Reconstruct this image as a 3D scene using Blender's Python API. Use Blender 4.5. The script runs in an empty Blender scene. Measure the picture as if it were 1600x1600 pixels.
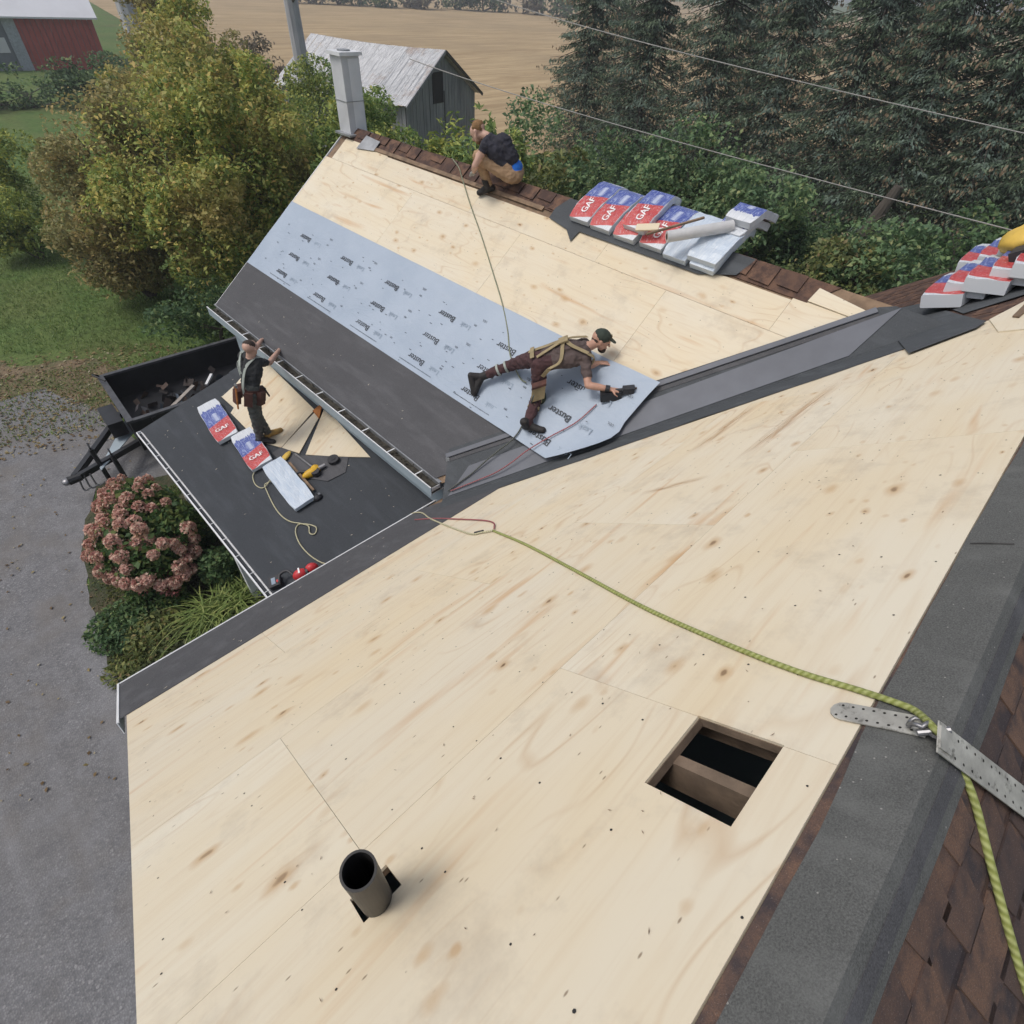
import bpy, bmesh, math, random
import numpy as np
from mathutils import Vector, Matrix
random.seed(7)
rng = np.random.default_rng(11)
R_ = math.radians
S = bpy.context.scene
COL = S.collection

# ------------------------------------------------------------------ camera, world, sun, exposure
CAM = np.array([0.0, 0.0, 8.1])
FPX = 846.0
_p, _r, _a = R_(44.8), R_(3.8), R_(43.0)
_f = np.array([math.cos(_a)*math.cos(_p), math.sin(_a)*math.cos(_p), -math.sin(_p)])
_u0 = np.array([math.cos(_a)*math.sin(_p), math.sin(_a)*math.sin(_p), math.cos(_p)])
_r0 = np.array([math.sin(_a), -math.cos(_a), 0.0])
_x = math.cos(_r)*_r0 + math.sin(_r)*_u0
_u = -math.sin(_r)*_r0 + math.cos(_r)*_u0
cd = bpy.data.cameras.new('camera'); cam = bpy.data.objects.new('camera', cd); COL.objects.link(cam)
cd.sensor_width = 36; cd.lens = 36*FPX/1600; cd.clip_start = 0.05; cd.clip_end = 3000
mw = Matrix.Identity(4)
for i in range(3):
    mw[i][0] = _x[i]; mw[i][1] = _u[i]; mw[i][2] = -_f[i]; mw[i][3] = CAM[i]
cam.matrix_world = mw
S.camera = cam

SUN_EL, SUN_AZ = R_(60), R_(150)            # azimuth measured from +X towards +Y
w = bpy.data.worlds.new('World'); S.world = w; w.use_nodes = True
nt = w.node_tree; nt.nodes.clear()
sky = nt.nodes.new('ShaderNodeTexSky'); sky.sky_type = 'NISHITA'; sky.sun_disc = False
sky.sun_elevation = SUN_EL; sky.sun_rotation = R_(90) - SUN_AZ
sky.dust_density = 4.0; sky.air_density = 1.0
hs = nt.nodes.new('ShaderNodeHueSaturation'); hs.inputs['Saturation'].default_value = 0.62
bg = nt.nodes.new('ShaderNodeBackground'); bg.inputs['Strength'].default_value = 0.115
wo = nt.nodes.new('ShaderNodeOutputWorld')
nt.links.new(sky.outputs[0], hs.inputs['Color']); nt.links.new(hs.outputs[0], bg.inputs['Color'])
nt.links.new(bg.outputs[0], wo.inputs['Surface'])
sd = bpy.data.lights.new('sun', 'SUN'); sd.energy = 1.05; sd.angle = R_(18); sd.color = (1.0, 0.965, 0.92)
sun = bpy.data.objects.new('sun', sd); COL.objects.link(sun)
sv = Vector((math.cos(SUN_EL)*math.cos(SUN_AZ), math.cos(SUN_EL)*math.sin(SUN_AZ), math.sin(SUN_EL)))
sun.rotation_euler = sv.to_track_quat('Z', 'Y').to_euler(); sun.location = (0, 0, 40)
S.view_settings.view_transform = 'Standard'; S.view_settings.look = 'None'
S.view_settings.exposure = 0.27; S.view_settings.gamma = 1.0; S.view_settings.use_curve_mapping = False

# ------------------------------------------------------------------ the planes of the place
def ray(x, y):
    d = _x*(x-800) - _u*(y-800) + _f*FPX
    return d/np.linalg.norm(d)
def hit(x, y, n, c):
    d = ray(x, y); n = np.array(n, float)
    return Vector(CAM + d*((c - n@CAM)/(n@d)))
MZ, WZ, BZ = 6.326, 1.145, 6.986
MR, ME = -0.44, 4.13              # main roof: ridge and eave (Y)
WR, WE = 6.41, 3.10               # wing roof: ridge and eave (X)
def onM(x, y, o=0): return hit(x, y, (0, .6, .8), MZ*.8+o)
def onW(x, y, o=0): return hit(x, y, (-.6, 0, .8), WZ*.8+o)
def onB(x, y, o=0): return hit(x, y, (0, -.6, .8), BZ*.8+o)
def onG(x, y, z=0): return hit(x, y, (0, 0, 1), z)
PN = Vector((-.222, 0, 1)).normalized()
def onP(x, y, o=0): return hit(x, y, (-.222, 0, 1), 2.42-.222*.9+o*1.0244)
def atM(X, Y, o=0): return Vector((X, Y+.6*o, MZ-.75*Y+.8*o))
def atW(X, Y, o=0): return Vector((X-.6*o, Y, WZ+.75*X+.8*o))
def atB(X, Y, o=0): return Vector((X, Y-.6*o, BZ+.75*Y+.8*o))
def atP(X, Y, o=0): return Vector((X-.217*o, Y, 2.42+.222*(X-.9)+.976*o))
NM, NW, NB = Vector((0, .6, .8)), Vector((-.6, 0, .8)), Vector((0, -.6, .8))

# ------------------------------------------------------------------ materials
class NT:
    def __init__(s, name):
        s.m = bpy.data.materials.new(name); s.m.use_nodes = True
        s.t = s.m.node_tree; s.t.nodes.clear()
        s.out = s.t.nodes.new('ShaderNodeOutputMaterial')
        s.b = s.t.nodes.new('ShaderNodeBsdfPrincipled')
        s.t.links.new(s.b.outputs[0], s.out.inputs['Surface'])
    def n(s, typ, **kw):
        nd = s.t.nodes.new(typ)
        for k, v in kw.items(): setattr(nd, k, v)
        return nd
    def put(s, sock, v):
        if isinstance(v, bpy.types.NodeSocket): s.t.links.new(v, sock)
        elif v is not None:
            if isinstance(v, (tuple, list)) and len(v) == 3 and sock.type == 'RGBA': v = (*v, 1)
            sock.default_value = v
    def set(s, **kw):
        for k, v in kw.items(): s.put(s.b.inputs[k.replace('_', ' ')], v)
        return s
    def coord(s, kind='Object'): return s.n('ShaderNodeTexCoord').outputs[kind]
    def mapv(s, v, scale=(1, 1, 1), loc=(0, 0, 0), rot=(0, 0, 0)):
        m = s.n('ShaderNodeMapping'); s.put(m.inputs['Vector'], v)
        m.inputs['Scale'].default_value = scale; s.put(m.inputs['Location'], loc); m.inputs['Rotation'].default_value = rot
        return m.outputs[0]
    def vadd(s, a, b):
        m = s.n('ShaderNodeVectorMath', operation='ADD'); s.put(m.inputs[0], a); s.put(m.inputs[1], b); return m.outputs[0]
    def noise(s, v, scale, detail=3, rough=.55, dist=0, out='Fac'):
        m = s.n('ShaderNodeTexNoise'); s.put(m.inputs['Vector'], v)
        m.inputs['Scale'].default_value = scale; m.inputs['Detail'].default_value = detail
        m.inputs['Roughness'].default_value = rough; m.inputs['Distortion'].default_value = dist
        return m.outputs[out]
    def voro(s, v, scale, rnd=1.0, feature='F1'):
        m = s.n('ShaderNodeTexVoronoi', feature=feature); s.put(m.inputs['Vector'], v)
        m.inputs['Scale'].default_value = scale; m.inputs['Randomness'].default_value = rnd
        return m
    def math(s, op, a, b=None, c=None, clamp=False):
        m = s.n('ShaderNodeMath', operation=op); m.use_clamp = clamp
        s.put(m.inputs[0], a)
        if b is not None: s.put(m.inputs[1], b)
        if c is not None: s.put(m.inputs[2], c)
        return m.outputs[0]
    def rng(s, v, a, b, c=0., d=1.):
        m = s.n('ShaderNodeMapRange'); s.put(m.inputs[0], v)
        for i, q in enumerate((a, b, c, d)): m.inputs[i+1].default_value = q
        return m.outputs[0]
    def mix(s, f, a, b, blend='MIX'):
        m = s.n('ShaderNodeMix', data_type='RGBA', blend_type=blend)
        s.put(m.inputs[0], f); s.put(m.inputs[6], a); s.put(m.inputs[7], b); return m.outputs[2]
    def ramp(s, f, stops, interp='LINEAR'):
        m = s.n('ShaderNodeValToRGB'); m.color_ramp.interpolation = interp
        e = m.color_ramp.elements
        while len(e) < len(stops): e.new(.5)
        for i, (p, c) in enumerate(stops): e[i].position = p; e[i].color = (*c, 1)
        s.put(m.inputs[0], f); return m.outputs[0]
    def bump(s, h, strength=.3, dist=.01):
        m = s.n('ShaderNodeBump'); m.inputs['Strength'].default_value = strength; m.inputs['Distance'].default_value = dist
        s.put(m.inputs['Height'], h); s.put(s.b.inputs['Normal'], m.outputs[0])
    def orand(s): return s.n('ShaderNodeObjectInfo').outputs['Random']
    def isl(s): return s.n('ShaderNodeNewGeometry').outputs['Random Per Island']

def mult(c, k): return tuple(min(1, x*k) for x in c)
def simple(name, col, rough=.7, var=.25, scale=8, metal=0, bump=0, spec=.5, coord='Object', detail=4):
    t = NT(name); v = t.coord(coord)
    nz = t.noise(v, scale, detail)
    t.set(Base_Color=t.mix(t.rng(nz, .3, .7), mult(col, 1-var), mult(col, 1+var)), Roughness=rough, Metallic=metal)
    t.b.inputs['Specular IOR Level'].default_value = spec
    if bump: t.bump(t.noise(v, scale*6, 3), bump, .01)
    return t.m

def mat_plywood():
    t = NT('plywood'); uv = t.coord('UV'); r = t.orand()
    cmb = t.n('ShaderNodeCombineXYZ'); t.put(cmb.inputs[0], t.math('MULTIPLY', r, 137.)); t.put(cmb.inputs[1], t.math('MULTIPLY', r, 71.)); t.put(cmb.inputs[2], t.math('MULTIPLY', r, 33.))
    v = t.vadd(uv, cmb.outputs[0])
    base = t.mix(t.rng(r, 0, 1), (.635, .565, .44), (.69, .635, .515))
    blot = t.noise(t.mapv(v, (.5, 1.2, 1)), 1.3, 3)
    c = t.mix(t.rng(blot, .35, .7), base, (.66, .56, .395))
    g = t.noise(t.mapv(v, (.9, 16, 1)), 1.6, 5, .6, .6)
    c = t.mix(t.rng(g, .48, .78, 0, .27), c, (.50, .35, .205))
    # cathedral grain: thin lines of an irregular field stretched along the sheet
    fld = t.noise(t.mapv(v, (.35, 1.5, 1)), 1.1, 2, .5)
    lines = t.math('PINGPONG', t.math('MULTIPLY', fld, 26.), 1.0)
    lm = t.math('MULTIPLY', t.rng(lines, .80, 1.0), t.rng(t.noise(v, 1.3, 2), .48, .64))
    c = t.mix(t.math('MULTIPLY', lm, .38), c, (.46, .29, .15))
    # resin streaks
    st = t.noise(t.mapv(v, (.55, 5, 1)), 1.25, 3, .5, .3)
    c = t.mix(t.rng(st, .625, .78, 0, .65), c, (.50, .27, .11))
    # dirty foot traffic
    dt = t.noise(v, 2.3, 6, .7)
    c = t.mix(t.rng(dt, .54, .74, 0, .40), c, (.36, .30, .235))
    # knots
    wv = t.vadd(t.mapv(v, (2.4, 4.2, 1)), t.mapv(t.noise(v, 9, 2, out='Color'), (.16, .16, 0)))
    vo = t.voro(wv, 1.35); d = vo.outputs['Distance']
    sep = t.n('ShaderNodeSeparateColor'); t.put(sep.inputs[0], vo.outputs['Color'])
    has = t.math('GREATER_THAN', sep.outputs[0], .30)
    size = t.rng(sep.outputs[1], 0, 1, .03, .11)
    rel = t.math('DIVIDE', d, size)
    halo = t.math('MULTIPLY', t.rng(rel, 2.9, .8, 0, .62), has)
    core = t.math('MULTIPLY', t.rng(rel, 1.05, .55), t.math('MULTIPLY', has, t.rng(sep.outputs[2], .35, .75, .25, 1.)))
    c = t.mix(halo, c, (.46, .285, .135)); c = t.mix(t.math('MULTIPLY', core, .9), c, (.13, .075, .04))
    # small dark checks
    v2 = t.voro(t.mapv(v, (3.2, 9, 1)), 2.4); s2 = t.n('ShaderNodeSeparateColor'); t.put(s2.inputs[0], v2.outputs['Color'])
    ck = t.math('MULTIPLY', t.rng(v2.outputs['Distance'], .09, .04), t.math('GREATER_THAN', s2.outputs[0], .52))
    c = t.mix(t.math('MULTIPLY', ck, .75), c, (.17, .11, .065))
    v3 = t.voro(t.vadd(t.mapv(v, (2.2, 3.4, 1)), t.mapv(t.noise(v, 14, 2, out='Color'), (.10, .10, 0))), 2.3); s3 = t.n('ShaderNodeSeparateColor'); t.put(s3.inputs[0], v3.outputs['Color'])
    tk = t.math('MULTIPLY', t.rng(v3.outputs['Distance'], .16, .07), t.math('GREATER_THAN', s3.outputs[0], .55)); c = t.mix(t.math('MULTIPLY', tk, t.rng(s3.outputs[1], 0, 1, .25, .6)), c, (.47, .30, .15))
    t.set(Base_Color=c, Roughness=.72); t.b.inputs['Specular IOR Level'].default_value = .25
    t.bump(g, .12, .003)
    return t.m

def mat_granule(name, col, spark=.5, blue=0):
    t = NT(name); v = t.coord('Object')
    a = t.noise(v, 220, 2, .7); b = t.noise(v, 1.7, 4, .6); s = t.noise(t.mapv(v, (6, 1, 6)), 1.2, 4)
    c = t.mix(t.rng(a, .3, .7), mult(col, .6), mult(col, 1.45))
    c = t.mix(t.rng(b, .35, .75, 0, .35), c, mult(col, .7)); c = t.mix(t.rng(s, .50, .72, 0, .42), c, mult(col, 1.7))
    w1 = t.voro(v, 60); sp = t.n('ShaderNodeSeparateColor'); t.put(sp.inputs[0], w1.outputs['Color'])
    fl = t.math('MULTIPLY', t.math('LESS_THAN', w1.outputs['Distance'], .16), t.math('GREATER_THAN', sp.outputs[0], .93))
    c = t.mix(t.math('MULTIPLY', fl, spark), c, (.45, .43, .40))  # sparkle of the granules, painted into the colour as pale flecks
    t.set(Base_Color=c, Roughness=.85); t.b.inputs['Specular IOR Level'].default_value = .3
    wr = t.noise(v, 3.2, 4, .55, .6); t.bump(t.math('ADD', t.math('MULTIPLY', a, .10), t.math('MULTIPLY', wr, 2.0)), .55, .012)
    return t.m

def mat_underlay():
    t = NT('underlay_film'); v = t.coord('Object')
    b = t.noise(v, 1.4, 4); f = t.noise(t.mapv(v, (1, .4, 1)), 7, 4)
    c = t.mix(t.rng(b, .35, .7), (.31, .37, .45), (.36, .42, .50))
    c = t.mix(t.rng(f, .56, .75, 0, .25), c, (.39, .44, .50))
    w1 = t.voro(v, 22); fl = t.math('LESS_THAN', w1.outputs['Distance'], .06)
    c = t.mix(t.math('MULTIPLY', fl, .35), c, (.25, .30, .37))
    t.set(Base_Color=c, Roughness=.5); t.b.inputs['Specular IOR Level'].default_value = .4
    t.bump(t.noise(t.mapv(v, (1, .5, 1)), 4.5, 5, .6, .8), .6, .03)
    return t.m

def mat_shingle(name, a, b, dark):
    t = NT(name); v = t.coord('Object'); r = t.orand()
    n1 = t.noise(v, 260, 2, .7); n2 = t.noise(v, 7, 4, .6)
    c = t.mix(t.rng(n2, .42, .60), dark, b); c = t.mix(t.rng(r, .4, 1, 0, .75), c, dark)
    c = t.mix(t.rng(n1, .3, .7, 0, .6), mult(c, 1) if isinstance(c, tuple) else c, dark)
    sp = t.noise(v, 420, 1)
    c = t.mix(t.rng(sp, .68, .75, 0, .5), c, (.36, .31, .28))
    t.set(Base_Color=c, Roughness=.92); t.b.inputs['Specular IOR Level'].default_value = .2
    t.bump(n1, .5, .003); return t.m

def mat_leaf(name, stops, patch=None, pscale=.5, rough=.6, bright=1.9):
    stops = [(p, mult(q, bright)) for p, q in stops]; patch = mult(patch, bright) if patch else None; bright = 1
    t = NT(name)
    c = t.ramp(t.isl(), stops)
    if patch:
        n = t.noise(t.coord('Object'), pscale, 3)
        c = t.mix(t.rng(n, .47, .66, 0, .8), c, patch)
    c = t.mix(1.0, c, (bright, bright, bright), 'MULTIPLY') if bright != 1 else c
    t.set(Base_Color=c, Roughness=rough); t.b.inputs['Specular IOR Level'].default_value = .3
    tr = t.n('ShaderNodeBsdfTranslucent'); t.put(tr.inputs['Color'], c); mx = t.n('ShaderNodeMixShader'); mx.inputs[0].default_value = .32
    t.t.links.new(t.b.outputs[0], mx.inputs[1]); t.t.links.new(tr.outputs[0], mx.inputs[2]); t.t.links.new(mx.outputs[0], t.out.inputs['Surface'])
    return t.m

def mat_bundle():
    t = NT('bundle_wrapper'); uv = t.coord('UV')
    sep = t.n('ShaderNodeSeparateXYZ'); t.put(sep.inputs[0], uv); u, v = sep.outputs[0], sep.outputs[1]
    nz = t.noise(t.mapv(uv, (3, 9, 1)), 2.2, 3); nz2 = t.noise(t.mapv(uv, (1.2, 16, 1)), 3, 3); r = t.orand()
    white = t.mix(t.rng(nz2, .35, .7), (.50, .53, .57), (.70, .72, .74))
    blue = t.mix(t.rng(nz, .50, .66), (.055, .085, .30), (.24, .29, .52))
    stripe = t.math('MULTIPLY', t.rng(t.math('ABSOLUTE', t.math('SUBTRACT', v, .52)), .13, .05), t.math('COMPARE', u, .56, .10))
    blue = t.mix(t.math('MULTIPLY', stripe, .75), blue, (.50, .55, .68))
    red = t.mix(t.rng(nz, .4, .7), (.44, .035, .035), (.54, .10, .09))
    ue = t.math('ADD', u, t.math('MULTIPLY', t.math('SUBTRACT', nz, .5), .22))
    us = t.math('ADD', u, t.math('MULTIPLY', t.math('SUBTRACT', v, .5), -.10))
    c = t.mix(t.math('GREATER_THAN', us, .035), white, red)
    c = t.mix(t.math('GREATER_THAN', us, .42), c, blue)
    c = t.mix(t.math('GREATER_THAN', ue, .80), c, white)
    inside = t.math('MULTIPLY', t.math('GREATER_THAN', v, .02), t.math('LESS_THAN', v, .98))
    c = t.mix(inside, white, c)
    cr = t.noise(t.mapv(uv, (7, 3, 1)), 4, 4, .6, 1.2)
    c = t.mix(t.rng(cr, .55, .72, 0, .6), c, (.66, .70, .76)); sm = t.noise(t.mapv(uv, (14, 5, 1)), 5, 3, .7); c = t.mix(t.rng(sm, .60, .66, 0, .35), c, (.70, .72, .76))
    t.set(Base_Color=c, Roughness=.38); t.bump(cr, .5, .012); return t.m
def mat_plainwrap():
    t = NT('bundle_back_wrapper'); uv = t.coord('UV')
    n = t.noise(t.mapv(uv, (2, 9, 1)), 2, 4); k = t.noise(t.mapv(uv, (6, 3, 1)), 3.5, 4, .6, 1.0)
    c = t.mix(t.rng(n, .35, .7), (.42, .50, .60), (.60, .65, .70)); c = t.mix(t.rng(k, .58, .74, 0, .5), c, (.74, .76, .79))
    t.set(Base_Color=c, Roughness=.35); t.bump(k, .45, .012); return t.m

def mat_rope(name, a, b):
    t = NT(name); uv = t.coord('UV')
    w1 = t.n('ShaderNodeTexWave', wave_type='BANDS', bands_direction='DIAGONAL'); t.put(w1.inputs['Vector'], t.mapv(uv, (1, .035, 1))); w1.inputs['Scale'].default_value = 26; w1.inputs['Distortion'].default_value = 1.0
    n = t.noise(t.mapv(uv, (9, 1, 1)), 3, 3)
    c = t.mix(w1.outputs['Fac'], a, b); c = t.mix(t.rng(n, .45, .7, 0, .35), c, mult(a, .5))
    t.set(Base_Color=c, Roughness=.8); t.bump(w1.outputs['Fac'], .5, .004); return t.m

def mat_ground():
    t = NT('lawn'); v = t.coord('Object')
    a = t.noise(v, .35, 4); b = t.noise(v, 3.2, 5, .65); c3 = t.noise(v, 22, 3, .7)
    c = t.mix(t.rng(a, .35, .65), (.085, .150, .044), (.130, .165, .058))
    c = t.mix(t.rng(b, .45, .7, 0, .55), c, (.026, .046, .018)); c = t.mix(t.rng(c3, .55, .75, 0, .5), c, (.12, .125, .05))
    c = t.mix(t.rng(t.noise(v, .16, 3), .55, .66, 0, .5), c, (.105, .092, .045))
    t.set(Base_Color=c, Roughness=.95); t.b.inputs['Specular IOR Level'].default_value = .1
    t.bump(b, .8, .12); return t.m
def mat_gravel():
    t = NT('gravel'); v = t.coord('Object')
    vo = t.voro(v, 44); sp = t.n('ShaderNodeSeparateColor'); t.put(sp.inputs[0], vo.outputs['Color'])
    v2 = t.voro(t.vadd(v, (3.3, 1.7, 0)), 17); s2 = t.n('ShaderNodeSeparateColor'); t.put(s2.inputs[0], v2.outputs['Color'])
    big = t.noise(v, .45, 5, .65); mid = t.noise(v, 2.6, 5, .65); fine = t.noise(v, 90, 3, .7)
    c = t.mix(sp.outputs[0], (.118, .118, .122), (.262, .260, .264))
    c = t.mix(t.rng(vo.outputs['Distance'], .3, .65, 0, .6), c, (.135, .134, .142))
    st = t.math('MULTIPLY', t.rng(v2.outputs['Distance'], .30, .22), t.math('GREATER_THAN', s2.outputs[0], .68))
    c = t.mix(t.math('MULTIPLY', st, .6), c, t.mix(s2.outputs[1], (.20, .19, .185), (.40, .39, .39)))
    c = t.mix(t.rng(big, .42, .66, 0, .6), c, (.158, .150, .142)); c = t.mix(t.rng(mid, .50, .72, 0, .5), c, (.235, .236, .246)); c = t.mix(t.rng(mid, .48, .30, 0, .5), c, (.115, .114, .12))
    trk = t.noise(t.mapv(v, (1.6, .09, 1), rot=(0, 0, R_(7))), 1.0, 3); c = t.mix(t.rng(trk, .52, .68, 0, .4), c, (.27, .27, .28))
    c = t.mix(t.rng(fine, .40, .72, 0, .5), c, (.10, .10, .105)); c = t.mix(t.rng(t.noise(v, .9, 4), .5, .68, 0, .35), c, (.16, .14, .12))
    t.set(Base_Color=c, Roughness=.95); t.bump(vo.outputs['Distance'], .45, .012); return t.m
def mat_field():
    t = NT('stubble'); v = t.coord('Object')
    w1 = t.noise(t.mapv(v, (.05, .6, 1), rot=(0, 0, R_(-20))), 1.0, 6, .75, .7); b = t.noise(v, .05, 4); f = t.noise(t.mapv(v, (.2, 2.5, 1), rot=(0, 0, R_(-20))), 1.5, 4, .7)
    c = t.mix(t.rng(w1, .35, .68), (.29, .205, .115), (.52, .40, .24)); c = t.mix(t.rng(b, .45, .7, 0, .6), c, (.28, .21, .13))
    c = t.mix(t.rng(f, .52, .72, 0, .6), c, (.15, .12, .07))
    t.set(Base_Color=c, Roughness=.95); t.b.inputs['Specular IOR Level'].default_value = .1; return t.m
def mat_bed():
    t = NT('bed_soil'); v = t.coord('Object')
    c = t.mix(t.rng(t.noise(v, 4, 5, .7), .4, .62), (.032, .045, .018), (.085, .068, .040))
    c = t.mix(t.rng(t.noise(v, 28, 3), .58, .7, 0, .7), c, (.07, .09, .03))
    t.set(Base_Color=c, Roughness=.95); t.bump(t.noise(v, 15, 4), .8, .05); return t.m
def mat_litter():
    t = NT('leaf_litter'); v = t.coord('Object')
    c = t.mix(t.rng(t.noise(v, 1.6, 5, .7), .38, .6), (.085, .092, .036), (.19, .135, .085))
    c = t.mix(t.rng(t.noise(v, 14, 3), .55, .7, 0, .7), c, (.06, .08, .025))
    t.set(Base_Color=c, Roughness=.95); t.bump(t.noise(v, 12, 4), .8, .05); return t.m
def mat_wood_old(name, a, b, axis=(1, 1, .08)):
    t = NT(name); v = t.coord('Object'); r = t.orand()
    n = t.noise(t.mapv(v, axis), 9, 5, .65); big = t.noise(v, .6, 3)
    c = t.mix(t.rng(n, .32, .7), a, b); c = t.mix(t.rng(big, .45, .7, 0, .45), c, mult(a, .7)); c = t.mix(t.math('MULTIPLY', r, .45), c, mult(b, 1.1))
    t.set(Base_Color=c, Roughness=.9); t.bump(n, .5, .01); return t.m
def mat_tin():
    t = NT('rusty_tin'); v = t.coord('Object')
    n = t.noise(v, .7, 5, .65); k = t.noise(t.mapv(v, (.5, 3, 1)), 3, 4)
    c = t.mix(t.rng(k, .35, .7), (.40, .405, .415), (.60, .605, .61)); c = t.mix(t.rng(n, .56, .72, 0, .75), c, (.27, .17, .115))
    c = t.mix(t.rng(t.noise(v, 5, 3), .62, .70, 0, .5), c, (.12, .11, .10))
    t.set(Base_Color=c, Roughness=.5, Metallic=.15); return t.m

M_ = dict(
    ply=mat_plywood(), memb=mat_granule('granulated_membrane', (.078, .078, .083), .35),
    memb2=mat_granule('ridge_membrane', (.100, .102, .098), .45),
    porch=mat_granule('porch_membrane', (.046, .051, .058), .25), vall=mat_granule('valley_membrane', (.066, .072, .078), .3),
    valm=simple('valley_metal', (.112, .120, .140), .6, .14, 2, .0, .05),
    film=mat_underlay(), bundle=mat_bundle(), wrap=mat_plainwrap(),
    brown=mat_shingle('brown_shingle', (.105, .068, .057), (.185, .110, .075), (.055, .045, .047)),
    brown2=mat_shingle('ridge_shingle', (.15, .080, .052), (.20, .115, .075), (.07, .045, .038)),
    deck=simple('old_deck_wood', (.20, .135, .085), .85, .4, 6, bump=.4),
    rafter=simple('rafter_wood', (.16, .115, .08), .85, .35, 9, bump=.3), attic=simple('attic_dark', (.02, .018, .016), .9),
    white=simple('white_metal', (.72, .73, .74), .45, .08, 3), galv=simple('galvanised', (.33, .34, .35), .45, .25, 5, .5),
    siding=simple('siding', (.30, .36, .40), .6, .08, 2), debris=simple('gutter_debris', (.05, .045, .035), .95, .6, 14, bump=.8),
    pipe=simple('black_pipe', (.022, .021, .020), .5, .3, 10), ink=simple('ink', (.03, .035, .045), .6, .1), inkl=simple('pale_ink', (.24, .30, .37), .6, .1),
    whiteink=simple('white_ink', (.80, .78, .77), .5, .05),
    ropeY=mat_rope('lime_rope', (.21, .235, .055), (.36, .385, .15)), ropeT=mat_rope('tan_rope', (.36, .33, .20), (.55, .52, .36)),
    ropeR=mat_rope('red_rope', (.26, .045, .055), (.36, .16, .16)), ropeK=mat_rope('dark_rope', (.05, .055, .05), (.13, .14, .12)), ropeG=mat_rope('grey_green_rope', (.15, .17, .11), (.28, .29, .20)),
    anchor=None, black=simple('black_paint', (.014, .015, .018), .45, .3, 6), steel=simple('steel', (.25, .25, .26), .4, .2, 8, .7),
    yellow=simple('tool_yellow', (.62, .36, .02), .5, .1), red=simple('tool_red', (.50, .03, .035), .45, .1), dark=simple('dark_plastic', (.022, .022, .026), .55, .2),
    orange=simple('orange_wood', (.40, .15, .04), .8, .3, 9), skin=simple('skin', (.44, .25, .18), .55, .12, 12), skin2=simple('pale_skin', (.50, .31, .235), .55, .1, 12),
    shirtB=simple('brown_shirt', (.085, .062, .058), .9, .18, 14, bump=.3), trouB=simple('maroon_trousers', (.060, .028, .030), .9, .22, 14, bump=.3),
    shirtK=simple('charcoal_shirt', (.024, .026, .028), .9, .25, 12, bump=.3), trouG=simple('grey_trousers', (.075, .080, .075), .9, .25, 14, bump=.3),
    shirtN=simple('navy_shirt', (.022, .022, .032), .9, .25, 12, bump=.3), trouT=simple('tan_trousers', (.33, .215, .125), .9, .15, 14, bump=.3),
    boot=simple('boot', (.018, .016, .016), .7, .3), bootT=simple('tan_boot', (.30, .18, .05), .7, .4, 9), hairD=simple('dark_hair', (.035, .022, .016), .8, .4, 40, bump=.5),
    hairG=simple('ginger_hair', (.21, .115, .045), .8, .35, 40, bump=.5), harn=simple('harness_tan', (.27, .215, .12), .8, .25, 9), harnG=simple('harness_pale', (.30, .33, .30), .8, .25, 9),
    cap=simple('cap_green', (.028, .040, .030), .85, .25, 14), leather=simple('leather', (.075, .028, .02), .7, .35, 9), glove=simple('glove_grey', (.34, .34, .33), .8, .2, 14),
    bluecl=simple('blue_cloth', (.01, .13, .52), .8, .12, 8), eye=simple('eye', (.02, .015, .012), .3), lip=simple('lip', (.34, .13, .11), .5),
    ground=mat_ground(), gravel=mat_gravel(), field=mat_field(), bed=mat_bed(), litter=mat_litter(),
    barn=mat_wood_old('weathered_board', (.18, .184, .195), (.36, .36, .37)), tin=mat_tin(),
    bark=mat_wood_old('bark', (.045, .036, .028), (.10, .085, .07)), snag=mat_wood_old('grey_snag', (.30, .295, .305), (.52, .52, .54)),
    chim=simple('chimney_metal', (.52, .53, .545), .55, .12, 2.5, 0, .1), chim2=simple('chimney_white', (.68, .69, .70), .5, .08, 2.5),
    redwall=simple('red_barn_metal', (.33, .06, .05), .6, .15, 1.2), greywall=simple('grey_barn_metal', (.16, .175, .20), .6, .15, 1.2), whiteroof=simple('white_roof_metal', (.56, .57, .60), .5, .06, .6),
    tarp=simple('yellow_tarp', (.66, .44, .08), .6, .12, 6), paper=simple('roll_paper', (.50, .50, .50), .6, .12, 8), wire=simple('wire', (.30, .29, .27), .6, .1),
)
def mat_anchor():
    t = NT('anchor_steel'); v = t.coord('Object')
    n = t.noise(v, 26, 5, .7); k = t.noise(v, 9, 4, .6)
    c = t.mix(t.rng(k, .35, .65), (.34, .33, .30), (.56, .55, .50)); c = t.mix(t.rng(n, .54, .66, 0, .8), c, (.12, .115, .10))
    t.set(Base_Color=c, Roughness=.55, Metallic=.25); t.bump(n, .3, .003); return t.m
M_['anchor'] = mat_anchor()
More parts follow.
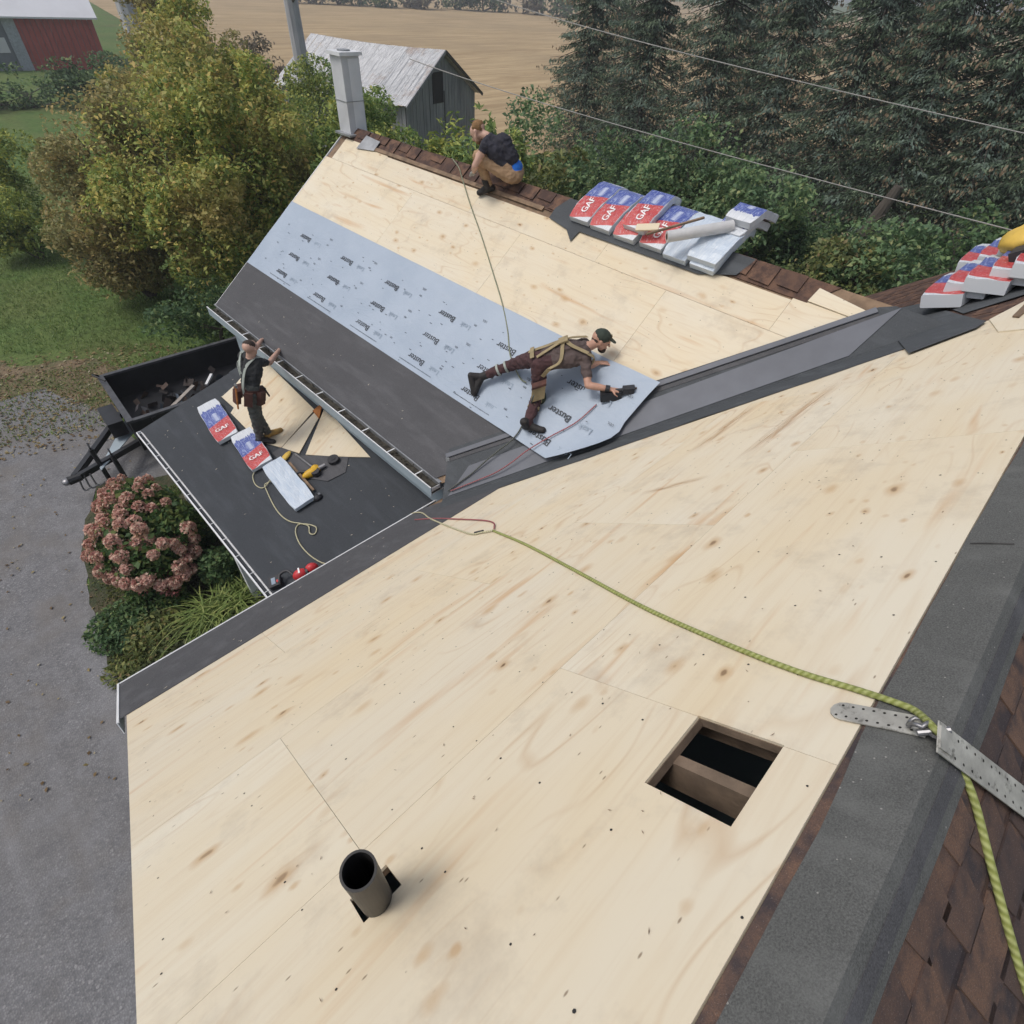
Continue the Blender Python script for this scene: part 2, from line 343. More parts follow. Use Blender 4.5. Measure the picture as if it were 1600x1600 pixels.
LEAF = dict(
    autumn=mat_leaf('autumn_leaves', [(0, (.035, .058, .016)), (.35, (.070, .092, .022)), (.68, (.120, .128, .032)), (.9, (.165, .140, .038)), (1, (.155, .10, .038))], (.115, .088, .034), .55, bright=3.7),
    olive=mat_leaf('olive_leaves', [(0, (.032, .052, .016)), (.5, (.080, .100, .026)), (.85, (.135, .145, .035)), (1, (.18, .16, .04))], (.050, .085, .030), .5, bright=3.4),
    rust=mat_leaf('rust_leaves', [(0, (.055, .054, .024)), (.5, (.105, .090, .036)), (.85, (.150, .110, .045)), (1, (.10, .115, .045))], (.085, .085, .035), .5, bright=3.3),
    dusk=mat_leaf('dull_leaves', [(0, (.060, .050, .042)), (.6, (.095, .080, .062)), (1, (.12, .105, .06))], (.070, .072, .045), .4),
    deep=mat_leaf('deep_green_leaves', [(0, (.018, .036, .016)), (.5, (.036, .066, .026)), (.9, (.075, .11, .042)), (1, (.12, .13, .05))], (.028, .052, .026), .8, bright=2.4),
    shrub=mat_leaf('shrub_leaves', [(0, (.030, .055, .026)), (.5, (.060, .098, .042)), (.9, (.105, .14, .06)), (1, (.15, .155, .07))], (.050, .085, .048), .9, bright=2.5),
    weed=mat_leaf('weed_leaves', [(0, (.045, .060, .022)), (.5, (.085, .105, .034)), (.85, (.15, .155, .05)), (1, (.17, .12, .06))], (.060, .070, .034), 1.0),
    spruce=mat_leaf('spruce_needles', [(0, (.012, .021, .012)), (.5, (.030, .044, .026)), (.85, (.060, .080, .050)), (1, (.10, .12, .08))], (.075, .100, .086), .75, .7, 2.8),
    cone=mat_leaf('spruce_cones', [(0, (.14, .098, .066)), (.6, (.22, .165, .11)), (1, (.31, .25, .175))], bright=1.9),
    lily=mat_leaf('lily_blades', [(0, (.055, .085, .022)), (.6, (.115, .155, .042)), (1, (.19, .21, .07))]),
    hyd=mat_leaf('hydrangea_leaves', [(0, (.018, .042, .014)), (.6, (.045, .080, .024)), (1, (.10, .12, .035))]),
    bloom=mat_leaf('bloom_petals', [(0, (.29, .125, .105)), (.4, (.41, .24, .195)), (.8, (.49, .35, .28)), (1, (.55, .48, .36))], (.42, .30, .165), 1.3, .6, 1.45),
    pink=mat_leaf('pink_petals', [(0, (.26, .075, .075)), (.6, (.36, .15, .13)), (1, (.42, .22, .18))], bright=1.1),
    grass=mat_leaf('grass_blades', [(0, (.040, .072, .020)), (.6, (.085, .130, .036)), (1, (.15, .17, .055))], (.085, .105, .038), .3, bright=2.1),
    fallen=mat_leaf('fallen_leaves', [(0, (.12, .075, .04)), (.5, (.22, .15, .07)), (.8, (.30, .24, .10)), (1, (.40, .36, .26))], bright=1),
)

# ------------------------------------------------------------------ mesh helpers
class MB:
    def __init__(s): s.v = []; s.f = []; s.mi = []; s.uv = []
    def face(s, idx, mi=0, uv=None): s.f.append(tuple(idx)); s.mi.append(mi); s.uv.append(uv)
    def add(s, vs): b = len(s.v); s.v += [Vector(q) for q in vs]; return b
    def box(s, o, ex, ey, ez, mi=0):
        """o corner, three edge vectors"""
        o, ex, ey, ez = map(Vector, (o, ex, ey, ez))
        if ex.cross(ey).dot(ez) < 0: ex, ey = ey, ex
        b = s.add([o, o+ex, o+ex+ey, o+ey, o+ez, o+ex+ez, o+ex+ey+ez, o+ey+ez])
        for q in ((0, 3, 2, 1), (4, 5, 6, 7), (0, 1, 5, 4), (1, 2, 6, 5), (2, 3, 7, 6), (3, 0, 4, 7)): s.face([b+i for i in q], mi)
        return s
    def prism(s, pts, up, mi=0, uvf=None):
        """polygon extruded by vector up (pts counter-clockwise seen from up)"""
        pts = [Vector(q) for q in pts]; up = Vector(up); n = len(pts)
        nor = Vector((0, 0, 0))
        for i in range(n): nor += pts[i].cross(pts[(i+1) % n])
        if nor.dot(up) < 0: pts.reverse()
        b = s.add(pts); s.add([q+up for q in pts])
        s.face([b+i for i in reversed(range(n))], mi, [uvf(pts[i]) for i in reversed(range(n))] if uvf else None)
        s.face([b+n+i for i in range(n)], mi, [uvf(q) for q in pts] if uvf else None)
        for i in range(n):
            j = (i+1) % n
            s.face((b+i, b+j, b+n+j, b+n+i), mi, [uvf(pts[i]), uvf(pts[j]), uvf(pts[j]), uvf(pts[i])] if uvf else None)
        return s
    def beam(s, a, b, wdt, hgt, up=(0, 0, 1), mi=0):
        a, b, up = Vector(a), Vector(b), Vector(up)
        d = (b-a); dn = d.normalized(); sd_ = dn.cross(up).normalized(); u2 = sd_.cross(dn).normalized()
        return s.box(a - sd_*wdt/2 - u2*hgt/2, d, sd_*wdt, u2*hgt, mi)
    def tube(s, pts, r, n=8, mi=0, cap=True, flat=1.0, up=None):
        pts = [Vector(q) for q in pts]; rs = r if isinstance(r, (list, tuple)) else [r]*len(pts)
        prev = None; L = 0; rings = []
        for i, q in enumerate(pts):
            d = (pts[min(i+1, len(pts)-1)] - pts[max(i-1, 0)])
            if d.length < 1e-9: d = Vector((0, 0, 1))
            d.normalize()
            ref = Vector(up) if up is not None else (prev if prev else (Vector((0, 0, 1)) if abs(d.z) < .9 else Vector((1, 0, 0))))
            a = ref - d*ref.dot(d)
            if a.length < 1e-6: a = Vector((1, 0, 0)) - d*d.x
            a.normalize(); prev = a.copy(); bb = d.cross(a)
            if i: L += (q-pts[i-1]).length
            rings.append((s.add([q + (a*math.cos(2*math.pi*k/n)*flat + bb*math.sin(2*math.pi*k/n))*rs[i] for k in range(n)]), L))
        for i in range(len(rings)-1):
            (b0, l0), (b1, l1) = rings[i], rings[i+1]
            for k in range(n):
                k2 = (k+1) % n
                s.face((b0+k, b0+k2, b1+k2, b1+k), mi, [(l0, k/n), (l0, (k+1)/n), (l1, (k+1)/n), (l1, k/n)])
        if cap:
            s.face([rings[0][0]+k for k in reversed(range(n))], mi); s.face([rings[-1][0]+k for k in range(n)], mi)
        return s
    def ball(s, c, r, n=10, m=6, mi=0, ax=None):
        c = Vector(c); ax = ax or (Vector((1, 0, 0)), Vector((0, 1, 0)), Vector((0, 0, 1)))
        rr = r if isinstance(r, (tuple, list)) else (r, r, r)
        b = len(s.v); vs = [c - ax[2]*rr[2]]
        for i in range(1, m):
            th = math.pi*i/m - math.pi/2
            for k in range(n):
                ph = 2*math.pi*k/n
                vs.append(c + ax[0]*rr[0]*math.cos(th)*math.cos(ph) + ax[1]*rr[1]*math.cos(th)*math.sin(ph) + ax[2]*rr[2]*math.sin(th))
        vs.append(c + ax[2]*rr[2]); s.add(vs)
        for k in range(n): s.face((b, b+1+(k+1) % n, b+1+k), mi)
        for i in range(m-2):
            for k in range(n): s.face((b+1+i*n+k, b+1+i*n+(k+1) % n, b+1+(i+1)*n+(k+1) % n, b+1+(i+1)*n+k), mi)
        t = b+1+(m-2)*n
        for k in range(n): s.face((t+k, t+(k+1) % n, b+len(vs)-1), mi)
        return s

ORG = {}
def mesh_from(name, mb, mats, org, smooth=False):
    me = bpy.data.meshes.new(name)
    me.from_pydata([tuple(q-org) for q in mb.v], [], mb.f)
    for m in (mats if isinstance(mats, (list, tuple)) else [mats]): me.materials.append(m)
    me.polygons.foreach_set('material_index', mb.mi)
    if smooth: me.polygons.foreach_set('use_smooth', [True]*len(mb.f))
    if any(u is not None for u in mb.uv):
        l = me.uv_layers.new(name='UVMap').data; k = 0
        flat = []
        for f, u in zip(mb.f, mb.uv):
            for i in range(len(f)): flat += list(u[i]) if u is not None else [.0, -1.]
        l.foreach_set('uv', flat)
    me.update(); return me
def put(name, mesh, parent=None):
    o = bpy.data.objects.new(name, mesh); COL.objects.link(o)
    if parent: o.parent = parent
    return o
def tag(o, label=None, cat=None, group=None, kind=None):
    for k, v in (('label', label), ('category', cat), ('group', group), ('kind', kind)):
        if v: o[k] = v
    return o
def thing(name, loc, label, cat, group=None):
    o = put(name, None); o.location = Vector(loc); ORG[o.name] = Vector(loc); o.empty_display_size = .2
    return tag(o, label, cat, group)
def part(name, mb, mats, parent, smooth=False, label=None, kind=None):
    org = ORG[parent.name]
    o = put(name, mesh_from(name, mb, mats, org, smooth), parent); ORG[o.name] = org
    return tag(o, label, kind=kind)
def solo(name, mb, mats, label=None, cat=None, group=None, kind=None, loc=None, smooth=False):
    loc = Vector(loc) if loc is not None else Vector((0, 0, 0))
    o = put(name, mesh_from(name, mb, mats, loc, smooth)); o.location = loc; ORG[o.name] = loc
    return tag(o, label, cat, group, kind)
def copy_tree(o, parent=None):
    c = o.copy(); COL.objects.link(c)
    if parent: c.parent = parent
    for ch in list(o.children): copy_tree(ch, c)
    return c
def smoothpath(pts, k=6):
    pts = [Vector(q) for q in pts]; out = []
    P = [pts[0]*2-pts[1]] + pts + [pts[-1]*2-pts[-2]]
    for i in range(1, len(P)-2):
        a, b, c, d = P[i-1:i+3]
        for j in range(k):
            t = j/k
            out.append(.5*((2*b) + (c-a)*t + (2*a-5*b+4*c-d)*t*t + (3*b-a-3*c+d)*t**3))
    out.append(pts[-1]); return out
TXT = {}
def text_geo(s_, size):
    if s_ not in TXT:
        cu = bpy.data.curves.new('lettering', 'FONT'); cu.body = s_; cu.size = 1; cu.resolution_u = 2
        ob = bpy.data.objects.new('lettering', cu); COL.objects.link(ob)
        dg = bpy.context.evaluated_depsgraph_get(); me = ob.evaluated_get(dg).to_mesh()
        TXT[s_] = ([v.co.copy() for v in me.vertices], [tuple(p.vertices) for p in me.polygons])
        ob.evaluated_get(dg).to_mesh_clear(); bpy.data.objects.remove(ob); bpy.data.curves.remove(cu)
    vs, fs = TXT[s_]; x0 = min(v.x for v in vs); x1 = max(v.x for v in vs); y0 = min(v.y for v in vs); y1 = max(v.y for v in vs)
    return [Vector(((v.x-(x0+x1)/2)*size, (v.y-(y0+y1)/2)*size, 0)) for v in vs], fs, (x1-x0)*size
def put_text(mb, s_, size, c, ex, ey, mi=0, bold=0.0):
    vs, fs, wd = text_geo(s_, size)
    for dx in ((0,) if not bold else (-bold, 0, bold)):
        b = mb.add([Vector(c)+Vector(ex)*(v.x+dx)+Vector(ey)*v.y+Vector(ex).cross(Vector(ey))*(.0003*(dx != 0)+.0003*(dx > 0)) for v in vs])
        for f in fs: mb.face([b+i for i in f], mi)
    return wd
def clip(poly, a, b, c):
    """keep a*x+b*y<=c"""
    out = []
    for i in range(len(poly)):
        p, q = poly[i], poly[(i+1) % len(poly)]
        dp, dq = a*p[0]+b*p[1]-c, a*q[0]+b*q[1]-c
        if dp <= 0: out.append(p)
        if dp*dq < 0:
            t = dp/(dp-dq); out.append((p[0]+(q[0]-p[0])*t, p[1]+(q[1]-p[1])*t))
    return out
def jag(pts, step, amp):
    """subdivide a closed 2D outline and roughen it"""
    out = []
    for i in range(len(pts)):
        a, b = Vector(pts[i]), Vector(pts[(i+1) % len(pts)])
        n = max(1, int((b-a).length/step))
        for k in range(n):
            q = a.lerp(b, k/n)
            out.append((q.x+random.uniform(-amp, amp)*(k > 0), q.y+random.uniform(-amp, amp)*(k > 0)))
    return out

# ================================================================== SETTING
def sheet(name, pts, z, m, kind='structure'):
    mb = MB(); b = mb.add([(x, y, z) for x, y in pts]); mb.face(range(b, b+len(pts)))
    if mesh_area(pts) < 0: mb.f[0] = tuple(reversed(mb.f[0]))
    return solo(name, mb, m, kind=kind)
def mesh_area(p): return sum(p[i][0]*p[(i+1) % len(p)][1]-p[(i+1) % len(p)][0]*p[i][1] for i in range(len(p)))/2
mb = MB(); b = mb.add([(-900, -900, 0), (1500, -900, 0), (1500, 1500, 0), (-900, 1500, 0)]); mb.face((b, b+1, b+2, b+3))
solo('ground', mb, M_['ground'], kind='structure')
g = lambda x, y: tuple(onG(x, y)[:2])
fp = [g(258, 118), g(400, 135), g(480, 160), g(560, 215), g(700, 260), g(850, 240), g(1000, 240), (75, -10), (420, -60), (420, 420), (90, 420), (32, 100)]
sheet('field', fp, .02, M_['field'])
dp = jag([(-14, 18.5), g(-60, 640), g(0, 628), g(70, 606), g(150, 640), g(215, 690), (3.2, 12.2), (3.0, 10.6), g(215, 770), g(150, 765), g(136, 840), g(142, 940), g(170, 1030), g(215, 1070), (-.6, 4.0), (-.6, -6), (-14, -6)], .5, .09)
sheet('driveway', dp, .012, M_['gravel'])
lp = jag([(-9, 20.6), g(-40, 560), g(60, 570), g(150, 560), g(260, 590), (4.4, 14.6), (2.6, 14.2), g(160, 650), g(70, 615), g(0, 640), g(-80, 650), (-9, 17.8)], .5, .22)
sheet('leaf_strewn_grass', lp, .006, M_['litter'])
bp = jag([g(150, 758), g(210, 748), (3.4, 10.4), (3.4, 3.6), (-.55, 3.6), g(225, 1085), g(168, 1035), g(140, 945), g(132, 840)], .4, .08)
sheet('garden_bed', bp, .018, M_['bed'])

# ================================================================== THE HOUSE
house = thing('farmhouse', (3, 4, 0), 'farmhouse being re-roofed, bare plywood and dark membrane on its two steep roofs', 'house')
UP = Vector((0, 0, 1))
def slab(f, pts, thick, mb=None):
    mb = mb or MB(); n = (f(1, 1, 1)-f(1, 1, 0)).normalized()
    return mb.prism([f(x, y, -thick) for x, y in pts], n*thick)
# --- main roof deck (with the two openings) and back slope
HOLE = (.80, 1.125, -.165, .078)        # X0 X1 Y0 Y1 of the vent opening
PH = (-.055, .088, .452, .552)          # opening round the pipe
def cells(X0, X1, Y0, Y1, holes):
    xs = sorted({X0, X1, *[h[0] for h in holes if X0 < h[0] < X1], *[h[1] for h in holes if X0 < h[1] < X1]})
    ys = sorted({Y0, Y1, *[h[2] for h in holes if Y0 < h[2] < Y1], *[h[3] for h in holes if Y0 < h[3] < Y1]})
    for i in range(len(xs)-1):
        for j in range(len(ys)-1):
            cx, cy = (xs[i]+xs[i+1])/2, (ys[j]+ys[j+1])/2
            if not any(h[0] < cx < h[1] and h[2] < cy < h[3] for h in holes): yield xs[i], xs[i+1], ys[j], ys[j+1]
XL, XF = -.70, 9.72
mb = MB()
for x0, x1, y0, y1 in cells(XL+.02, XF, MR, ME, [HOLE, PH]): slab(atM, [(x0, y0), (x1, y0), (x1, y1), (x0, y1)], .02, mb)
main_roof = part('main_roof', mb, M_['deck'], house)
mb = MB(); slab(atB, [(XL+.02, -4.6), (XF, -4.6), (XF, MR-.01), (XL+.02, MR-.01)], .02, mb)
back_roof = part('back_roof', mb, M_['brown'], house)
# plywood sheets of the main roof
def ply_sheet(f, poly, holes, parent, flipuv=False, t=.0115, base=.0015):
    poly = poly if len(poly) > 2 else None
    if not poly: return
    xs = [p[0] for p in poly]; ys = [p[1] for p in poly]
    mb = MB(); n = (f(1, 1, 1)-f(1, 1, 0)).normalized()
    hs_ = [h for h in holes if h[0] < max(xs) and h[1] > min(xs) and h[2] < max(ys) and h[3] > min(ys)]
    def emit(pl):
        pts = [f(x, y, base) for x, y in pl]
        if flipuv: uvf = lambda q: (q.y, q.x*1.25)
        else: uvf = lambda q: (q.x, q.y*1.25)
        mb.prism(pts, n*t, 0, uvf)
    if hs_:
        for c in cells(min(xs), max(xs), min(ys), max(ys), hs_): emit([(c[0], c[2]), (c[1], c[2]), (c[1], c[3]), (c[0], c[3])])
    else: emit(poly)
    return mb
def valley_cut(poly, c=6.50): return clip(poly, 1, 1, c)
crs = [(-.288, .6660), (.6675, 1.6410), (1.6425, 2.6160), (2.6175, 3.60)]
jx = [[XL, 1.12, 3.56, 6.0, 8.4], [XL, .05, 2.49, 4.93, 7.4], [XL, 1.60, 4.04, 6.5], [XL, .40, 2.84, 5.28]]
for (y0, y1), js in zip(crs, jx):
    for i in range(len(js)-1):
        pl = [(js[i]+.0008, y0), (js[i+1]-.0008, y0), (js[i+1]-.0008, y1), (js[i]+.0008, y1)]
        pl = clip(valley_cut(pl), 1, .3, 6.78)
        if len(pl) < 3: continue
        m_ = ply_sheet(atM, pl, [HOLE, PH], main_roof)
        part('plywood_sheet', m_, M_['ply'], main_roof)
# nail heads, joined
mb = MB()
def dots(f, X0, X1, Y0, Y1, dx, dy, keep, axis):
    x = X0
    while x < X1:
        y = Y0
        while y < Y1:
            xx, yy = x+random.gauss(0, .007), y+random.gauss(0, .014)
            if keep(xx, yy) and random.random() < .8:
                c = f(xx, yy, .0145); a = f(xx+.01, yy, .0145)-c; bb = f(xx, yy+.01, .0145)-c; a.normalize(); bb.normalize(); r = random.uniform(.0035, .0055)
                k = mb.add([c+a*r*math.cos(q*math.pi/3)+bb*r*math.sin(q*math.pi/3) for q in range(6)]); fl = [k+q for q in range(6)]
                mb.face(fl)
            y += dy
        x += dx
dots(atM, -.6, 6.4, -.25, 3.2, .405, .155, lambda x, y: x+y < 6.4 and not (.72 < x < 1.2 and -.25 < y < .15), 0)
part('nail_heads', mb, M_['pipe'], main_roof, kind='stuff')
def mat_stain(name, col, dens):
    t = NT(name); uv = t.coord('UV'); sep = t.n('ShaderNodeSeparateXYZ'); t.put(sep.inputs[0], uv); u, v = sep.outputs[0], sep.outputs[1]
    fall = t.math('MULTIPLY', t.math('MULTIPLY', t.rng(u, 0, .25), t.rng(u, 1, .6)), t.math('MULTIPLY', t.rng(v, 0, .4), t.rng(v, 1, .6)))
    nz = t.noise(t.mapv(uv, (2.2, 5, 1)), 2.0, 5, .65)
    al = t.math('MULTIPLY', t.math('MULTIPLY', fall, t.rng(nz, .38, .66)), dens)
    t.set(Base_Color=col, Roughness=.8, Alpha=al); return t.m
def stain(pa, pb, wd, m, name):
    a_, b_ = onM(*pa, .0), onM(*pb, .0); d_ = (b_-a_); s_ = NM.cross(d_).normalized()*wd/2; mb = MB(); o = NM*.0136
    k = mb.add([a_-s_+o, b_-s_+o, b_+s_+o, a_+s_+o]); mb.face((k, k+1, k+2, k+3), 0, [(0, 0), (1, 0), (1, 1), (0, 1)])
    part(name, mb, m, main_roof)
mo = mat_stain('orange_resin', (.47, .25, .10), .62)
stain((1155, 722), (1320, 592), .16, mo, 'resin_stain'); stain((1078, 712), (1190, 628), .15, mo, 'resin_stain'); stain((1000, 775), (1115, 745), .10, mo, 'resin_stain')
# rafters in the vent opening
mb = MB(); mb.box(atM(.935, MR+.03, -.03), (.04, 0, 0), Vector((0, 1.0, -.75)), NM*-.14); part('rafter', mb, M_['rafter'], main_roof)
mb = MB(); mb.box(atM(.70, MR+.03, -.024), (.045, 0, 0), Vector((0, 1.0, -.75)), NM*-.16); part('rafter', mb, M_['rafter'], main_roof)
mb = MB(); mb.box(atM(1.20, MR+.03, -.024), (.045, 0, 0), Vector((0, 1.0, -.75)), NM*-.16); part('rafter', mb, M_['rafter'], main_roof)
mb = MB(); hx0, hx1, hy0, hy1 = HOLE
e1, e2 = Vector((1, 0, 0)), Vector((0, .8, -.6))
for a_, b_, ins in (((hx0, hy0), (hx1, hy0), e2), ((hx0, hy0), (hx0, hy1), e1), ((hx1, hy0), (hx1, hy1), -e1), ((hx0, hy1), (hx1, hy1), -e2)):
    A, B_ = atM(*a_, .001), atM(*b_, .001); mb.box(A-ins*.003-NM*.034, B_-A, ins*.006, NM*.034)
part('opening_edge', mb, M_['rafter'], main_roof)
# eave membrane of the main roof (two strips, upper one in the far part), drip edge
n_ = NM*.004
mb = MB(); pl = clip([(XL-.05, 3.27), (3.6, 3.27), (3.6, ME+.02), (XL-.05, ME+.02)], 1, 1, 6.88); pl = [(x, y+(.03*math.sin(x*5) if y < 3.3 else 0)) for x, y in pl]
mb.prism([atM(x, y, .0145) for x, y in pl], n_); part('eave_membrane', mb, M_['memb'], main_roof)
mb = MB()
mb.box(atM(XL-.06, ME+.005, .014), (3.77, 0, 0), Vector((0, .032, -.024)), NM*.007); mb.box(atM(XL-.06, ME+.03, .017), (3.77, 0, 0), Vector((0, .006, 0)), (0, 0, -.09))
part('drip_edge', mb, M_['white'], main_roof)
mb = MB(); mb.box(atM(XL-.062, 3.22, .016), (.014, 0, 0), Vector((0, .93, -.6975)), NM*.010); mb.box(atM(XL-.066, 3.22, -.08), (.006, 0, 0), Vector((0, .93, -.6975)), NM*.105)
part('rake_trim', mb, M_['white'], main_roof)
for x in np.arange(-.3, 2.9, .62): part('gutter_clip', MB().box(atM(x, ME+.045, -.03), (.02, 0, 0), Vector((0, .05, 0)), (0, 0, .02)), M_['galv'], main_roof)
mb = MB(); mb.box((XL-.04, ME+.036, 3.125), (3.66, 0, 0), (0, .09, 0), (0, 0, -.09)); part('gutter', mb, M_['siding'], house)
# ridge: old brown course, membrane strip folded over the ridge
mb = MB(); slab(atM, [(XL+.03, MR), (XF, MR), (XF, -.292), (XL+.03, -.292)], .009, mb)
for q in mb.v: q += NM*.0105
part('old_ridge_course', mb, M_['brown'], main_roof)
mb = MB(); xs = np.linspace(XL+.03, 9.6, 60)
def rj(x, a): return a+.003*math.sin(x*3.1)+.002*math.sin(x*11)-(.026*min(1, max(0, (1.35-x)/.5)) if a > -.4 else 0)
prof = []
for x in xs:
    prof.append(mb.add([atM(x, rj(x, -.296), .0155), atM(x, MR+.07, .0165), atM(x, MR+.02, .0165), Vector((x, MR, 6.656+.017)), atB(x, MR-.02, .0165), atB(x, MR-.05, .0155), atB(x, rj(x, -.528), .0145),
                        atM(x, rj(x, -.296), .0115)]))
for i in range(len(xs)-1):
    for k in range(6): mb.face((prof[i]+k, prof[i]+k+1, prof[i+1]+k+1, prof[i+1]+k))
    mb.face((prof[i], prof[i+1], prof[i+1]+7, prof[i]+7))
ridge_strip = part('ridge_membrane', mb, M_['memb2'], main_roof)
mb = MB(); q0 = onM(1516, 849, .018); q1 = onM(1585, 850, .018); mb.tube([q0, q0.lerp(q1, .5)+Vector((.0, .003, 0)), q1], .0035, 5); part('seam', mb, M_['pipe'], main_roof)
mb = MB(); mb.box(atB(XL+.05, -.500, .0148), (9.9, 0, 0), Vector((0, .035, .02625)), NB*.0035); part('ridge_membrane_lap', mb, M_['memb'], main_roof)
# brown architectural shingles on the back slope, one by one
def shingle_mesh(kind):
    mb = MB(); wd = [.17, .22, .27, .20][kind]; d = [.125, .14, .14, .11][kind]; tp = [.018, .03, .022, .035][kind]
    mb.prism([(tp, 0, 0), (wd-tp, 0, 0), (wd, -d, 0), (0, -d, 0)] if False else [(0, 0, 0), (wd, 0, 0), (wd-tp, -d, 0), (tp, -d, 0)], (0, 0, .006)); return mesh_from('shingle', mb, M_['brown'], Vector((0, 0, 0))), wd
SH = [shingle_mesh(k) for k in range(4)]
rotB = Matrix((Vector((1, 0, 0)), Vector((0, .8, .6)), NB)).transposed().to_4x4()
cnt = 0
for row in range(10):
    y = -.50-.098*row; x = .20+random.uniform(0, .2)
    hb = MB(); hb.box(atB(XL+.03, y-.112, .001+.0), (4.2, 0, 0), Vector((0, .125, .09375)), NB*.0045+Vector((0, 0, 0)))
    part('shingle_course', hb, M_['brown'], back_roof)
    while x < 3.1 and cnt < 150:
        me, wd = SH[random.randrange(4)]
        o = put('shingle', me, back_roof); o.matrix_local = Matrix.Translation(atB(x, y, .0058)-ORG[house.name]) @ rotB
        x += wd+random.choice((.01, .10, .14, .06)); cnt += 1
# old brown shingles showing on the far piece of the main slope
mb = MB(); slab(atM, [(5.75, -.30), (XF-.02, -.30), (XF-.02, 3.0), (5.75, 2.2)], .010, mb)
for q in mb.v: q += NM*.0112
far_sh = part('far_shingle_field', mb, M_['brown2'], main_roof)
meF = [None]*3
for k in range(3):
    m2 = MB(); wd = (.2, .28, .24)[k]; m2.prism([(0, 0, 0), (wd, 0, 0), (wd-.02, .14, 0), (.02, .14, 0)], (0, 0, .006)); meF[k] = mesh_from('shingle', m2, M_['brown2'], Vector((0, 0, 0)))
rotM = Matrix((Vector((1, 0, 0)), Vector((0, .8, -.6)), NM)).transposed().to_4x4()
for row in range(15):
    y = -.05+.113*row; x = 6.4+random.uniform(0, .2)
    while x < 9.4:
        k = random.randrange(3)
        if random.random() < .75:
            o = put('shingle', meF[k], main_roof); o.matrix_local = Matrix.Translation(atM(x, y, .0118)-ORG[house.name]) @ rotM
        x += (.2, .28, .24)[k]+.04
# --- wing roof
def wroof(): pass
mb = MB(); slab(atW, [(WE, 4.15), (WR, .45), (WR, 10.72), (WE, 10.72)], .02, mb); wing_roof = part('wing_roof', mb, M_['deck'], house)
def atW2(X, Y, o=0): return Vector((X+.6*o, Y, WZ+1.5*WR-.75*X+.8*o))
mb = MB(); slab(atW2, [(WR, .45), (9.72, .45), (9.72, 10.72), (WR, 10.72)], .02, mb); part('wing_back_slope', mb, M_['brown'], house)
wc = [(4.96, 5.845), (5.848, 6.205)]
wj = [[1.2, 3.2, 5.62, 8.05, 10.735], [.8, 1.9, 4.3, 6.75, 9.2, 10.55]]
WCUT = 7.40
for (x0, x1), js in zip([(3.9, 4.872), (4.875, 5.845), (5.848, 6.215)], [[2.4, 4.3, 6.7, 9.1, 10.735], wj[0], wj[1]]):
    for i in range(len(js)-1):
        xt = x1
        if x1 > 6.2: xt = [6.20, 6.17, 6.12, 6.15, 6.22][i]
        pl = [(x0, js[i]+.0015), (xt, js[i]+.0015), (xt, js[i+1]-.0015), (x0, js[i+1]-.0015)]
        pl = clip(pl, -1, -1, -WCUT)
        if len(pl) < 3: continue
        part('plywood_sheet', ply_sheet(atW, pl, [], wing_roof, True), M_['ply'], wing_roof)
# raised tip of plywood at the top of the valley
mb = MB(); uvf = lambda q: (q.y, q.x*1.25)
mb.prism([onW(1262, 471, .022), onW(1281, 451, .03), onW(1352, 486, .022), onW(1330, 497, .016)], NW*.011, 0, uvf); part('plywood_offcut', mb, M_['ply'], wing_roof)
mb = MB()
dots(lambda x, y, o: atW(x, y, o), 4.95, 6.1, 1.8, 10.6, .15, .405, lambda x, y: x+y > 7.6, 0); part('nail_heads', mb, M_['pipe'], wing_roof, kind='stuff')
# membrane along the wing eave
mb = MB(); pl = clip([(WE+.0, 3.0), (3.90, 3.0), (3.90, 10.74), (WE+.0, 10.74)], -1, -1, -7.36)
mb.prism([atW(x, y, .0145) for x, y in pl], NW*.004); part('eave_membrane', mb, M_['memb'], wing_roof)
# ridge of the wing: old brown shingles, wood edge, little scraps
mb = MB(); slab(atW, [(6.19, 1.75), (WR, 1.55), (WR, 10.6), (6.21, 10.6)], .012, mb)
for q in mb.v: q += NW*.016
part('old_ridge_course', mb, M_['brown2'], wing_roof)
mb = MB()
for i in range(29):
    y = 1.9+i*.30+random.uniform(-.02, .02); x0 = 6.225+random.uniform(-.02, .07)
    if y > 10.3: break
    k = random.uniform(.24, .30)
    if random.random() < .18: continue
    p = part('ridge_cap', MB().prism([atW(x0, y, .030), atW(WR-.005, y, .030), atW(WR-.005, y+k, .026), atW(x0+.01, y+k, .026)], NW*.007), M_['brown2'], wing_roof)
mb = MB(); mb.box(atW(6.165, 5.55, .014), Vector((.05, 0, .0375)), (0, 4.3, 0), NW*.02); part('wood_edge', mb, M_['deck'], wing_roof)
mb = MB(); mb.prism([onW(557, 232, .03), onW(573, 212, .05), onW(594, 222, .05), onW(584, 236, .03)], NW*.006); part('flashing_scrap', mb, M_['galv'], wing_roof)
# rake of the wing
mb = MB(); mb.box(atW(WE, 10.735, -.10), Vector((3.3, 0, 2.475)), (0, .015, 0), NW*.118); part('rake_board', mb, M_['white'], wing_roof)
